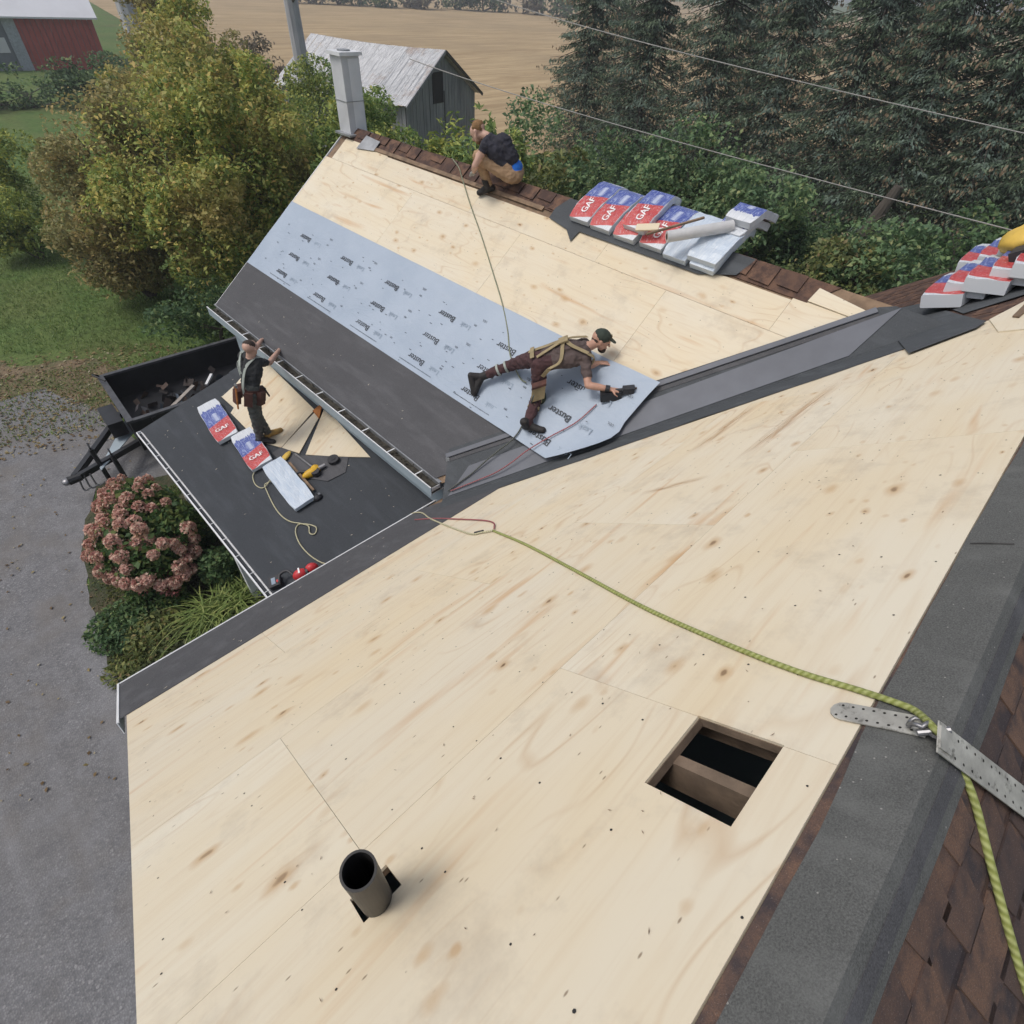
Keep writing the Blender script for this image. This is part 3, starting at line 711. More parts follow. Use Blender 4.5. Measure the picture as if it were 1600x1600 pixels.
# --- valley: membrane, metal sheet, raised flange
mb = MB()
VW = lambda X, s, o: atW(X, s-X, o)       # s = X+Y
def VMp(Y, s, o): return atM(s-Y, Y, o)
ysv = np.linspace(.50, 3.95, 30)
rows = []
for i, Y in enumerate(ysv):
    lim = 6.50+.02*math.sin(Y*4)+.01*math.sin(Y*13)
    Xc = 6.908-Y
    Xt = Xc+.27
    rows.append(mb.add([VMp(Y-.20, lim+.0, .019), VMp(Y-.02, 6.86, .019), atM(Xc, Y, .022), atW(min(WR-.006, Xc+.02), Y+.02, .019), atW(min(WR-.004, Xc+(.27+.011*(Y-.28)*5.0)), Y+.25+.011*(Y-.28)*4.0, .019)]))
for i in range(len(rows)-1):
    for k in range(4): mb.face((rows[i]+k, rows[i]+k+1, rows[i+1]+k+1, rows[i+1]+k))
for f_ in mb.f: pass
mb.f = [tuple(reversed(f_)) for f_ in mb.f]
valley = part('valley_membrane', mb, M_['vall'], house)
mb = MB()
# light metal on the wing side
pa = [atW(6.908-Y+.03, Y+.03, .026) for Y in (3.9, 1.05)]; pb = [atW(6.908-Y+.24-.02, Y+.23, .026) for Y in (.72, 3.72)]
mb.prism([pa[0], pa[1], pb[0], pb[1]], NW*.002); part('valley_sheet', mb, M_['valm'], valley)
mb = MB()
fa, fb = onW(697, 715, .04), onW(1372, 487, .04)
d_ = (fb-fa); perp = NW.cross(d_.normalized()); 
if perp.x < 0: perp = -perp
mb.box(fa, d_, perp*.055, NW*.004)
mb.box(fa-perp*.004-NW*.02, d_, perp*.006, NW*.024); part('valley_flange', mb, M_['valm'], valley)
mb = MB(); mb.box(fa-perp*.06-NW*.017, d_, perp*.05, NW*.002); part('valley_dark_lap', mb, M_['memb'], valley)  # dark edge of the underlayment lapped along the flange
mb = MB(); mb.prism([onW(697, 716, .045), onW(702, 716, .045), onM(706, 768, .03), onM(700, 768, .03)], Vector((0, .01, .004))); part('valley_end_cap', mb, M_['galv'], valley)
# membrane spread over the top of the valley, at the far piece of the main roof
mb = MB(); mb.prism([onM(1368, 490, .034), onM(1440, 474, .034), onM(1500, 492, .034), onM(1541, 502, .034), onM(1526, 512, .034), onM(1420, 552, .034)], NM*.003); part('valley_top_membrane', mb, M_['vall'], valley)
mb = MB(); mb.prism([onM(1450, 470, .030), onM(1505, 490, .030), onM(1640, 448, .030), onM(1590, 430, .030)], NM*.003); part('bundle_pad_membrane', mb, M_['vall'], main_roof)
mb = MB(); mb.prism([onM(1546, 501, .0125), onM(1640, 452, .0125), onM(1720, 500, .0125), onM(1640, 512, .0125), onM(1560, 520, .0125)], NM*.0115, 0, lambda q: (q.x, q.y*1.25)); part('plywood_offcut', mb, M_['ply'], main_roof)
mb = MB(); mb.prism([onM(1582, 496, .026), onM(1604, 474, .026), onM(1612, 480, .026), onM(1592, 497, .026)], NM*.012); part('ply_gap_strip', mb, M_['deck'], main_roof)  # brown strip added to stand for the gap between plywood edges
# --- wing gutter with hangers
mb = MB()
G0, GL = 4.16, 6.62
def gut(x0, x1, z0, z1): mb.box((x0, G0, z0), (x1-x0, 0, 0), (0, GL, 0), (0, 0, z1-z0))
gz = WZ+.75*WE
gut(WE-.165, WE-.152, gz-.004, gz+.006); gut(WE-.152, WE+.0, gz-.11, gz-.102); mb.box((WE-.152, G0, gz-.10), (.15, 0, 0), (0, .004, 0), (0, 0, .09))
gutter = part('gutter', mb, M_['white'], house)
mb = MB(); gut(WE-.160, WE-.152, gz-.15, gz-.005); part('gutter_face', mb, M_['siding'], gutter)
mb = MB(); gut(WE-.01, WE+.002, gz-.09, gz+.0); part('gutter_back', mb, M_['galv'], gutter)
mb = MB(); gut(WE-.02, WE+.055, gz-.012, gz+.004)
for q in mb.v: q += NW*.012
part('drip_edge', mb, M_['galv'], gutter)
mb = MB()
for i in range(420):
    y = G0+.05+random.random()*(GL-.1); x = WE-.145+random.random()*.13; c = Vector((x, y, gz-.085+random.random()*.05)); r = random.uniform(.008, .025)
    a = Vector((random.uniform(-1, 1), random.uniform(-1, 1), random.uniform(-.3, .5))).normalized()*r; bq = Vector((random.uniform(-1, 1), random.uniform(-1, 1), random.uniform(-.4, .4))).normalized()*r
    k = mb.add([c-a, c+bq, c+a, c-bq]); mb.face((k, k+1, k+2, k+3))
gut(WE-.150, WE-.012, gz-.10, gz-.070)
part('gutter_debris', mb, M_['debris'], gutter, kind='stuff')
for y in np.arange(4.5, 10.6, .61):
    part('hanger', MB().box((WE-.152, y, gz-.012), (.15, 0, 0), (0, .016, 0), (0, 0, .008)), M_['white'], gutter)
# --- walls
wxx = 3.16
for k in range(9):
    z1 = gz-.02-.115*k
    part('siding_board', MB().prism([(wxx, 4.1, z1), (wxx-.004, 4.1, z1), (wxx-.014, 4.1, z1-.112), (wxx, 4.1, z1-.112)], (0, 6.3, 0)), M_['siding'], house)
mb = MB(); mb.box((wxx+.004, 3.95, 0), (6.1, 0, 0), (0, 6.5, 0), (0, 0, 3.32)); wall = part('wall', mb, M_['siding'], house)
mb = MB()
mb.v = []; mb.f = []; mb.mi = []; mb.uv = []
mb.prism([(wxx+.01, 10.44, 3.3), (9.5, 10.44, 3.3), (WR, 10.44, WZ+.75*WR-.06)], (0, .05, 0)); part('gable_wall', mb, M_['siding'], house)
mb = MB(); mb.box((XL+.30, -4.3, 0), (9.6, 0, 0), (0, 7.95, 0), (0, 0, 2.9)); part('wall', mb, M_['siding'], house)
mb = MB(); mb.prism([(XL+.30, -4.3, 2.9), (XL+.30, 3.65, 2.9), (XL+.30, 3.65, 3.3), (XL+.30, MR, 6.5), (XL+.30, -4.3, 3.4)], (.05, 0, 0)); part('gable_wall', mb, M_['siding'], house)
mb = MB(); mb.box((WE-.0, G0, gz-.115), (.10, 0, 0), (0, 6.5, 0), (0, 0, .012)); part('soffit', mb, M_['white'], house)
# --- porch roof
mb = MB(); mb.prism([atP(.90, 3.9, -.012), atP(3.33, 3.9, -.012), atP(3.33, 9.62, -.012), atP(.90, 9.40, -.012)], PN*-.13); porch = part('porch_roof', mb, M_['deck'], house)
for i, (x0, x1) in enumerate(((.90, 1.76), (1.74, 2.60), (2.58, 3.30))):
    yo = 9.40+.09*(x0-.9)
    mb = MB(); mb.prism([atP(x0, 3.9, -.006+.002*i), atP(x1, 3.9, -.006+.002*i), atP(x1, yo+.06, -.006+.002*i), atP(x0, yo, -.006+.002*i)], PN*(.005+.002*i)); part('membrane_strip', mb, M_['porch'], porch)
mb = MB(); zg = 2.42
def gp(x0, x1, z0, z1, y0=4.2, y1=9.38): mb.box((x0, y0, z0), (x1-x0, 0, 0), (0, y1-y0, 0), (0, 0, z1-z0))
gp(.825, .832, zg-.10, zg-.02); gp(.818, .836, zg-.02, zg-.008); gp(.832, .895, zg-.10, zg-.092); gp(.885, .897, zg-.10, zg-.02)
mb.box((.82, 9.38, zg-.10), (.075, 0, 0), (0, .012, 0), (0, 0, .095))
pg = part('porch_gutter', mb, M_['white'], house)
mb = MB(); gp(.833, .884, zg-.091, zg-.050)
part('gutter_lining', mb, M_['porch'], pg)
for y in np.arange(4.55, 9.35, .40): part('hanger', MB().box((.822, y, zg-.010), (.11, 0, 0), (0, .007, 0), (0, 0, .005)), M_['white'], pg)
mb = MB(); mb.box((.90, 4.1, zg-.14), (.03, 0, 0), (0, 5.25, 0), (0, 0, .12)); part('porch_fascia', mb, M_['white'], house)
for y in (4.6, 7.0, 9.1): part('porch_post', MB().box((1.0, y, 0), (.12, 0, 0), (0, .12, 0), (0, 0, 2.32)), M_['white'], house)
# --- vent pipe (hollow)
mb = MB(); c = atM(.008, .515, -.05); n = 28; ro, ri = .050, .043; top = 6.175+.195
rings = []
for r, z in ((ro, c.z-.25), (ro, top), (ri, top), (ri, c.z-.25)):
    rings.append(mb.add([(c.x+r*math.cos(2*math.pi*k/n), c.y+r*math.sin(2*math.pi*k/n), z) for k in range(n)]))
for a_, b_ in zip(rings, rings[1:]):
    for k in range(n): mb.face((a_+k, a_+(k+1) % n, b_+(k+1) % n, b_+k))
mb.face([rings[3]+k for k in range(n)])
part('vent_pipe', mb, M_['pipe'], house, smooth=False, label='black plumbing vent pipe through a square cut in the plywood')
# --- chimney on the far end of the wing ridge
mb = MB(); cx, cy = 6.42, 10.62; h0, h1 = 5.0, 6.98
mb.prism([(cx-.175, cy-.175, h0), (cx+.175, cy-.175, h0), (cx+.175, cy+.175, h0), (cx-.175, cy+.175, h0)], (0, 0, h1-h0)); chim = part('chimney', mb, M_['chim'], house)
part('chimney_cap', MB().box((cx-.22, cy-.22, h1+.001), (.44, 0, 0), (0, .44, 0), (0, 0, .05)), M_['chim2'], chim)
part('chimney_panel', MB().box((cx-.05, cy-.181, h0), (.21, 0, 0), (0, .005, 0), (0, 0, h1-h0-.04)), M_['chim2'], chim)
part('chimney_band', MB().box((cx-.184, cy-.184, 6.35), (.368, 0, 0), (0, .368, 0), (0, 0, .012)), M_['galv'], chim)
part('chimney_flashing', MB().box((cx-.27, cy-.29, 5.86), (.5, 0, 0), (0, .5, 0), (0, 0, .03)), M_['galv'], chim)
part('flue', MB().tube([(cx, cy, h1+.05), (cx, cy, h1+.07)], .11, 12), M_['galv'], chim)

# ================================================================== THE UNDERLAYMENT SHEET
def onfilm(X, Y, o=0): return atW(X, Y, .021+o)
def flift(X, Y):
    k = max(0, min(1, (8.35-(X+Y))/.7)); return .046*k*k*(3-2*k)
mb = MB(); ux = np.linspace(0, 1, 13); uy = np.linspace(0, 1, 60); grid = []
YF, YN = 10.74, 2.62
for j, b_ in enumerate(uy):
    for i, a_ in enumerate(ux):
        X = 3.885+(5.005-3.885)*a_
        Y = YF+(YN-YF)*b_
        if b_ > .8:                        # the loose near end: lower corner rounded off, upper corner drawn back
            near = 3.12 if a_ < .0 else None
            yend = 3.10-.55*math.sin(min(1, a_*1.9)*math.pi/2)+.0*a_ if a_ < .55 else 2.55-.06*(a_-.55)/.45+.02
            yend -= .0; k = (b_-.8)/.2; y8 = YF+(YN-YF)*.8; Y = y8+(yend-y8)*k
            lift = .05*max(0, k-.35)**2*(1+.6*math.sin(a_*9)) + .010*math.sin(Y*9+a_*6)*k
        else: lift = .0035*math.sin(Y*5.3+a_*4)*math.sin(a_*7+Y)
        low = max(0, 6.908+.05-(X+Y))          # past the valley crease the film lies on the main roof
        q = onfilm(X, Y, lift+.004+flift(X, Y)) + NW*low*.75
        grid.append(q)
nb = mb.add(grid); nx = len(ux)
for j in range(len(uy)-1):
    for i in range(nx-1):
        a_ = nb+j*nx+i; mb.face((a_, a_+nx, a_+nx+1, a_+1))
film = solo('underlayment_sheet', mb, M_['film'], 'pale blue printed underlayment sheet rolled out along the wing roof under the bending worker', 'roof underlayment', smooth=True, loc=onfilm(4.3, 7))
mbt, mbp = MB(), MB()
eT, eU = Vector((0, 1, 0)), Vector((-.8, 0, -.6))
def ffix(X, Y):
    k = max(0, (2.62+8.12*.2-Y)/(8.12*.2)) if Y < 4.2 else 0
    return onfilm(X, Y, .009+flift(X, Y)+.05*max(0, min(1, k)-.35)**2*1.3+.012*min(1, k))
for ci, Yc in enumerate((9.66, 8.38, 7.10, 5.81, 4.62, 3.32, 10.9)):
    if Yc > 10.5: continue
    for ri, Xc in enumerate((4.62, 4.31, 4.02)):
        yy = Yc+random.uniform(-.03, .03)
        put_text(mbt, 'Buster', .128, ffix(Xc, yy), eT, eU, bold=.0018)
        put_text(mbp, 'Leak', .105, ffix(Xc, yy-.40), eT, eU)
        for q in range(5): mbt.box(ffix(Xc+random.uniform(-.14, .16), yy+random.uniform(-.6, .6)), eU*(-.008), eT*random.uniform(.015, .05), NW*.0004)
        for dy in (.66,): put_text(mbt, 'tm', .05, ffix(Xc+.06, yy+dy), eT, eU)
        if ri < 2: put_text(mbt, 'UDL', .045, ffix(Xc+.15, yy-.64), eT, eU)
    yl = Yc-.1
    for q in range(30 if Yc > 3.5 else 0): mbt.box(ffix(3.935, yl-.36+q*.024), eU*(-.010), eT*random.uniform(.010, .019), NW*.0004)
part('printed_lettering', mbt, M_['ink'], film, kind='stuff'); part('faint_lettering', mbp, M_['inkl'], film, kind='stuff')

# ================================================================== SHINGLE BUNDLES
def bundle_mesh(name, path, nors, wdir, wd, th, seed, mat):
    """path: points of the underside along the length, nors: normals there"""
    r = random.Random(seed); mb = MB(); n = len(path); rows = []
    sec = [(-.5, .06), (-.485, 0), (.485, 0), (.5, .06), (.5, .90), (.487, .985), (.25, 1.0), (0, 1.0), (-.25, 1.0), (-.487, .985), (-.5, .90)]
    for i, (q, nn) in enumerate(zip(path, nors)):
        e = 1-.10*(i in (0, n-1))
        rows.append(mb.add([q+Vector(wdir)*wd*a*e+nn*th*(b*e)+nn*r.uniform(-.006, .006)*(1 if b > .5 else .3)+Vector(wdir)*r.uniform(-.005, .005) for a, b in sec]))
    m = len(sec)
    for i in range(n-1):
        u0, u1 = i/(n-1), (i+1)/(n-1)
        for k in range(m):
            k2 = (k+1) % m
            if 5 <= k <= 8: v0, v1 = .5-sec[k][0]/.95*1, .5-sec[k2][0]/.95; v0, v1 = min(.97, max(.03, v0)), min(.97, max(.03, v1))
            else: v0 = v1 = -1
            mb.face((rows[i]+k, rows[i]+k2, rows[i+1]+k2, rows[i+1]+k), 0, [(u0, v0), (u0, v1), (u1, v1), (u1, v0)])
    mb.face([rows[0]+k for k in reversed(range(m))], 0, [(0, -1)]*m); mb.face([rows[-1]+k for k in range(m)], 0, [(1, -1)]*m)
    return mb
def gaf(mb, c, ex, ey, size): put_text(mb, 'GAF', size, c, ex, ey, bold=size*.02)
def drape(y, x0, length, lift, lift2=None, off=0):
    """underside path over the wing ridge, starting at slope X=x0"""
    P, N = [], []
    k = 11
    for i in range(k):
        s = length*i/(k-1)
        X = x0+.8*s
        rise = min(WR+.05, X); t = max(0, min(1, (X-(WR-.16))/.34))
        zf = WZ+.75*X if X < WR-.10 else WZ+.75*(WR-.10)+(X-(WR-.10))*.42-max(0, X-WR-.28)*.75
        l = lift if lift2 is None else lift+(lift2-lift)*i/(k-1)
        P.append(Vector((X, y+off*i/(k-1), zf+.045+l)))
    for i in range(k):
        d = (P[min(k-1, i+1)]-P[max(0, i-1)]).normalized(); N.append(Vector((0, 1, 0)).cross(d)*-1 if False else d.cross(Vector((0, 1, 0)))*1)
    N = [n if n.z > 0 else -n for n in N]
    return P, N
G1 = 'shingle bundles piled on the wing ridge'
def ridge_bundle(y, x0, lift, lift2, off, label, seed, mat='bundle', text=True, length=.95, wd=.345, flip=False):
    P, N = drape(y, x0, length, lift, lift2, off)
    if flip: P, N = P[::-1], N[::-1]
    mb = bundle_mesh('shingle_bundle', P, N, (0, -1 if flip else 1, 0), wd, .088, seed, mat)
    o = solo('shingle_bundle', mb, M_[mat], label, 'shingle bundle', G1, loc=P[0], smooth=False)
    if text:
        tb = MB(); d = (P[3]-P[1]).normalized(); gaf(tb, P[2].lerp(P[3], .3)+N[2]*.0945, d, N[2].cross(d), .13); part('printed_lettering', tb, M_['whiteink'], o)
    return o
ridge_bundle(4.84, 6.13, .015, .02, 0, 'red and blue shingle bundle at the chimney end of the ridge pile', 1)
ridge_bundle(4.49, 6.13, .0, .0, .0, 'second red and blue shingle bundle from the chimney end of the ridge pile', 2)
ridge_bundle(4.00, 6.16, .095, .085, .05, 'red bundle lying on top in the middle of the ridge pile', 3)
ridge_bundle(4.10, 6.12, -.0, .0, .0, 'bundle underneath the top middle bundle of the ridge pile', 4)
ridge_bundle(3.70, 6.13, .0, .0, -.03, 'bundle with one red corner showing under the grey roll end', 5)
ridge_bundle(3.33, 6.10, .0, .0, .0, 'plain whitish bundle between the grey roll and the crumpled bundle', 6, 'wrap', False)
ridge_bundle(2.98, 6.08, .095, .06, -.04, 'crumpled white bundle on top at the valley end of the ridge pile', 7, 'wrap', False, .62, .40)
ridge_bundle(2.96, 6.10, .0, .0, .0, 'lowest bundle at the valley end of the ridge pile', 8, 'wrap', False)
ridge_bundle(2.93, 6.42, .105, .105, -.05, 'blue and red bundle behind the crumpled white one, at the valley end', 9, 'bundle', False, .72, flip=True)
ridge_bundle(2.88, 6.48, .21, .21, -.06, 'topmost bundle at the far corner of the valley end of the ridge pile', 10, 'bundle', False, .66, .34, flip=True)
mb = MB(); mb.prism([onW(858, 340, .034), onW(868, 325, .034), atW(WR-.01, 5.25, .034), atW(WR-.01, 2.5, .034), onW(1150, 430, .034), onW(1090, 428, .034), onW(905, 362, .034), onW(891, 377, .034), onW(885, 358, .034)], NW*.003)
solo('membrane_scrap', mb, M_['vall'], 'black membrane scrap spread under the ridge pile of bundles', 'membrane scrap', loc=onW(900, 350))
# the grey roll and the sticks on top
def dist_pt(x, y, t): return Vector(CAM+ray(x, y)*t)
ra = onG(1042, 370, 6.07); rb = onG(1145, 353, 6.20)
mb = MB(); mb.tube([ra, rb], .062, 20); roll = solo('underlayment_roll', mb, M_['paper'], 'grey underlayment roll lying across the ridge pile of bundles', 'roll', loc=ra)
d_ = (rb-ra).normalized(); part('core_tube', MB().tube([ra-d_*.004, ra+d_*.01], .026, 14), M_['attic'], roll); part('core_ring', MB().tube([ra-d_*.003, ra+d_*.004], .034, 14), M_['deck'], roll)
solo('wood_stick', MB().beam(onG(1010, 366, 6.06), onG(1100, 340, 6.2), .03, .02), M_['deck'], 'thin brown stick leaning beside the grey roll', 'stick', loc=(6.08, 3.95, 6.03))
solo('wood_scrap', MB().beam((6.06, 3.92, 6.00), (6.14, 3.66, 6.06), .09, .022, NW), M_['ply'], 'short pale wood scrap at the open end of the grey roll', 'wood scrap', loc=(6.06, 3.92, 6.0))
# bundles on the far piece of the main roof, leaning on each other like fallen dominoes
G2 = 'shingle bundles leaning on the far main roof'
sdir = Vector((0, -.8, .6))
lab = ['lowest leaning bundle, nearest the valley top', 'second leaning bundle up from the valley top', 'third leaning bundle up from the valley top', 'fourth leaning bundle up from the valley top', 'fifth leaning bundle up from the valley top', 'sixth leaning bundle up, by the black case', 'highest leaning bundle at the right picture edge']
base = onM(1441, 493, .034)
def lean_bundle(p, tilt, seed, label, length=1.0):
    n2 = (NM*math.cos(tilt)+sdir*-math.sin(tilt)*-1).normalized(); wv = Vector((1, 0, 0)).cross(n2).normalized()
    if wv.dot(sdir) < 0: wv = -wv
    tilt = -tilt; n2 = (NM*math.cos(tilt)-sdir*math.sin(tilt)).normalized(); wv = (sdir*math.cos(tilt)+NM*math.sin(tilt)).normalized()
    k = 6; P = [p+NM*(.37*math.sin(-tilt))+wv*.185+Vector((length*i/(k-1), 0, 0)) for i in range(k)]
    mb = bundle_mesh('shingle_bundle', P, [n2]*k, wv, .38, .14, seed, 'bundle')
    return solo('shingle_bundle', mb, M_['bundle'], label, 'shingle bundle', G2, loc=p)
for i in range(7): lean_bundle(base+sdir*(.172*i+.0)+Vector((((i*53) % 7-3)*.025, 0, 0)), R_((28 if i else 20)+(i*37 % 9)-4), 30+i, lab[i])
lab2 = ['far row leaning bundle nearest the trees', 'second bundle in the far leaning row', 'third bundle in the far leaning row', 'last bundle in the far leaning row by the yellow tarp']
for i in range(4): lean_bundle(base+sdir*(.172*i+.02)+Vector((1.10, 0, 0)), R_(28), 40+i, lab2[i])
# yellow folded tarp and black case lying on them
tc = base+sdir*.70+NM*.33+Vector((1.0, 0, 0)); mb = MB()
mb.ball(tc, (.34, .24, .13), 18, 10, 0, (Vector((1, 0, 0)), sdir, NM))
for q in mb.v:
    k = math.sin(q.x*17)*math.sin(q.y*23+q.z*9); q += NM*k*.025+sdir*math.sin(q.x*31)*.015
solo('yellow_tarp', mb, M_['tarp'], 'crumpled yellow tarp thrown over the upper leaning bundles', 'tarp', loc=tc, smooth=True)
tc = base+sdir*.66+NM*.20+Vector((.30, 0, 0))
t = thing('black_case', tc, 'black tool case wedged among the upper leaning bundles under the yellow tarp', 'tool case')
part('case_body', MB().box(tc, (.34, 0, 0), sdir*.26, NM*.12), M_['dark'], t); part('handle', MB().tube(smoothpath([tc+Vector((0, 0, 0))+sdir*.06+NM*.06, tc-Vector((.05, 0, 0))+sdir*.13+NM*.06, tc+sdir*.20+NM*.06]), .012, 6), M_['black'], t)

# ---- things on the porch roof
def porch_bundle(c, rot, label, mat='bundle', text=True, length=.86, wd=.36, lift=0.0):
    ax = Vector((math.cos(rot), math.sin(rot), .222*math.cos(rot))).normalized(); wv = PN.cross(ax).normalized()
    k = 8; P = [c-ax*length/2+ax*length*i/(k-1)+PN*(.008+lift+.004*math.sin(i*1.3)) for i in range(k)]
    mb = bundle_mesh('shingle_bundle', P, [PN]*k, wv, wd, .065, hash(label) % 999, mat)
    o = solo('shingle_bundle', mb, M_[mat], label, 'shingle bundle', 'shingle bundles on the porch roof', loc=c)
    if text:
        tb = MB(); gaf(tb, c-ax*length*.27+PN*.0865, wv*-1, ax if False else -ax*-1, .12)
        part('printed_lettering', tb, M_['whiteink'], o)
    return o
def pdir(a, b):
    d = onP(*b)-onP(*a); return math.atan2(d.y, d.x), d.length
an, ln = pdir((357, 685), (326, 636)); porch_bundle(onP(342, 660, .03), an, 'red and blue shingle bundle nearest the trailer on the porch roof', length=ln*1.08)
an, ln = pdir((410, 728), (378, 680)); porch_bundle(onP(395, 704, .03), an, 'red and blue shingle bundle beside the pale upturned one on the porch roof', length=ln*1.05)
an, ln = pdir((476, 786), (428, 726)); porch_bundle(onP(452, 757, .03), an, 'pale upturned shingle bundle with the hose across it', 'wrap', False, ln*1.06, .34)
def porch_sheet(name, px, o, th, mat, label, cat, grp=None):
    mb = MB(); pts = [onP(x, y, o) for x, y in px]; mb.prism(pts, PN*th, 0, lambda q: (q.x*1.0+q.y*.4, q.y-q.x*.4))
    return solo(name, mb, M_[mat], label, cat, grp, loc=pts[0])
porch_sheet('plywood_piece', [(406, 556), (492, 641), (440, 700), (404, 690), (372, 657), (361, 646), (366, 638), (347, 621), (368, 602)], .012, .013, 'ply', 'large cut plywood piece under the standing worker on the porch', 'plywood piece', 'plywood offcuts on the porch')
porch_sheet('plywood_piece', [(494, 643), (503, 634), (499, 652), (468, 709), (441, 700)], .013, .013, 'ply', 'narrow plywood strip right of the large piece on the porch', 'plywood piece', 'plywood offcuts on the porch')
porch_sheet('plywood_piece', [(508, 637), (579, 715), (526, 714), (478, 711)], .013, .013, 'ply', 'triangular plywood piece against the porch wall', 'plywood piece', 'plywood offcuts on the porch')
porch_sheet('orange_wedge', [(489, 643), (505, 630), (499, 655)], .030, .02, 'orange', 'small orange wood wedge between two plywood pieces on the porch', 'wood wedge')
porch_sheet('membrane_scrap', [(425, 708), (442, 697), (466, 712), (500, 712), (524, 708), (545, 713), (540, 738), (512, 752), (486, 748), (452, 733)], .0135, .004, 'memb', 'dark membrane scrap under the yellow nailer on the porch', 'membrane scrap')
# yellow nailer
c = onP(487, 738, .06); fx_ = (onP(515, 727, .06)-onP(470, 752, .06)).normalized(); sx = PN.cross(fx_)
t = thing('nail_gun', c, 'yellow and black roofing nailer lying beside the pale bundle', 'nail gun')
mb = MB(); mb.ball(c, (.15, .065, .06), 14, 8, 0, (fx_, sx, PN)); mb.ball(c+fx_*.07+sx*.04, (.07, .06, .05), 12, 7, 0, (fx_, sx, PN)); part('body', mb, M_['yellow'], t, True)
part('nose', MB().tube([c+fx_*.12, c+fx_*.22], [.035, .028], 10), M_['steel'], t); part('magazine', MB().tube([c+sx*-.05+fx_*.05-PN*.03, c+sx*-.05+fx_*.05+PN*.04], .065, 14), M_['dark'], t)
part('handle', MB().tube(smoothpath([c-fx_*.05+sx*.05, c-fx_*.13+sx*.12, c-fx_*.22+sx*.13]), .024, 8), M_['dark'], t)
c = onP(522, 720, .03); t = thing('nail_coil', c, 'round black nail coil on the membrane scrap by the triangular plywood', 'nail coil')
part('coil', MB().tube([c, c+PN*.05], .085, 18), M_['dark'], t); part('hub', MB().tube([c+PN*.05, c+PN*.056], .035, 12), M_['black'], t)
c = onP(496, 777, .03); t = thing('black_pouch', c, 'small black pouch at the end of the pale bundle', 'pouch')  # the small dark pouch with its clip
mb = MB(); mb.ball(c, (.075, .06, .045), 12, 7); part('body', mb, M_['dark'], t, True); part('clip', MB().box(c+Vector((.02, -.02, .03)), (.03, 0, 0), (0, .04, 0), (0, 0, .02)), M_['steel'], t)
a_, b_ = onP(461, 709, .05), onP(495, 735, .06); solo('pry_bar', MB().tube([a_, a_.lerp(b_, .5), b_], .014, 8), M_['steel'], 'grey pry bar beside the yellow nailer', 'pry bar', loc=a_)
a_, b_ = onP(452, 723, .05), onP(490, 766, .05); solo('wood_lath', MB().beam(a_, b_, .035, .02, PN), M_['deck'], 'narrow brown lath along the pale bundle', 'lath', loc=a_)
c = onP(446, 714, .05); t = thing('work_glove', c, 'mustard work gloves dropped at the top of the pale bundle', 'gloves')
mb = MB(); ga = (onP(455, 706)-onP(440, 724)).normalized(); gb = PN.cross(ga); mb.ball(c, (.13, .05, .03), 12, 7, 0, (ga, gb, PN)); part('palm', mb, M_['tarp'], t, True)
for k in range(4): part('finger', MB().tube([c-ga*.10+gb*(.03*k-.045), c-ga*.19+gb*(.036*k-.055)-PN*.01], .014, 6), M_['tarp'], t)
# red cordless tool with black hoop, and a charger, at the main eave
c = onP(470, 898, .09); e1_ = (onP(500, 885)-onP(450, 905)).normalized(); e2_ = PN.cross(e1_)
t = thing('red_tool', c, 'red power tool with a black hoop handle at the lower porch corner', 'power tool')
mb = MB(); mb.ball(c, (.10, .075, .085), 14, 9, 0, (e1_, e2_, PN)); part('housing', mb, M_['red'], t, True)
mb = MB(); mb.ball(c+e1_*.15+e2_*.03, (.085, .065, .08), 14, 9, 0, (e1_, e2_, PN)); part('motor_end', mb, M_['red'], t, True)
part('stripe', MB().box(c+e1_*.0-e2_*.03+PN*.083, e1_*.02, e2_*.08, PN*.004), M_['whiteink'], t); part('collar', MB().tube([c+e1_*.075, c+e1_*.105], .06, 12), M_['dark'], t)
part('handle', MB().tube(smoothpath([c-e1_*.07+PN*.03, c-e1_*.14+e2_*.10+PN*.05, c-e1_*.24+e2_*.10+PN*.03, c-e1_*.27+PN*.0, c-e1_*.26-PN*.06]), .018, 8), M_['dark'], t)
c = onP(431, 913, .04); t = thing('battery_charger', c, 'small dark charger with a pink label in the porch gutter corner', 'charger')
part('body', MB().box(c-e1_*.07-e2_*.05-PN*.03, e1_*.14, e2_*.16, PN*.07), M_['dark'], t); part('label', MB().box(c-e1_*.035-e2_*.02+PN*.041, e1_*.05, e2_*.10, PN*.003), M_['inkl'], t); part('knob', MB().tube([c+e1_*.05+PN*.04, c+e1_*.05+PN*.06], .02, 8), M_['red'], t)

r9 = random.Random(77); mb = MB()
def chip(f, X, Y, o, big=1.):
    c = f(X, Y, o+.004); a = (f(X+.01, Y, o+.004)-c).normalized(); b_ = (f(X, Y+.01, o+.004)-c).normalized(); th = r9.uniform(0, 6.28); d = a*math.cos(th)+b_*math.sin(th); e = b_*math.cos(th)-a*math.sin(th); L = r9.uniform(.006, .022)*big; w_ = r9.uniform(.002, .005)*big
    k = mb.add([c-d*L, c+e*w_, c+d*L+(c-f(X, Y, o))*.8, c-e*w_]); mb.face((k, k+1, k+2, k+3))
for _ in range(60): chip(atP, r9.uniform(.95, 3.05), r9.uniform(4.3, 9.3), .003)
for _ in range(22): chip(atW, r9.uniform(3.12, 3.85), r9.uniform(4.6, 10.5), .019)
for _ in range(20): chip(atM, r9.uniform(-.6, 2.4), r9.uniform(3.3, 4.0), .019)
solo('wood_chips', mb, M_['ply'], kind='stuff'); mb = MB()
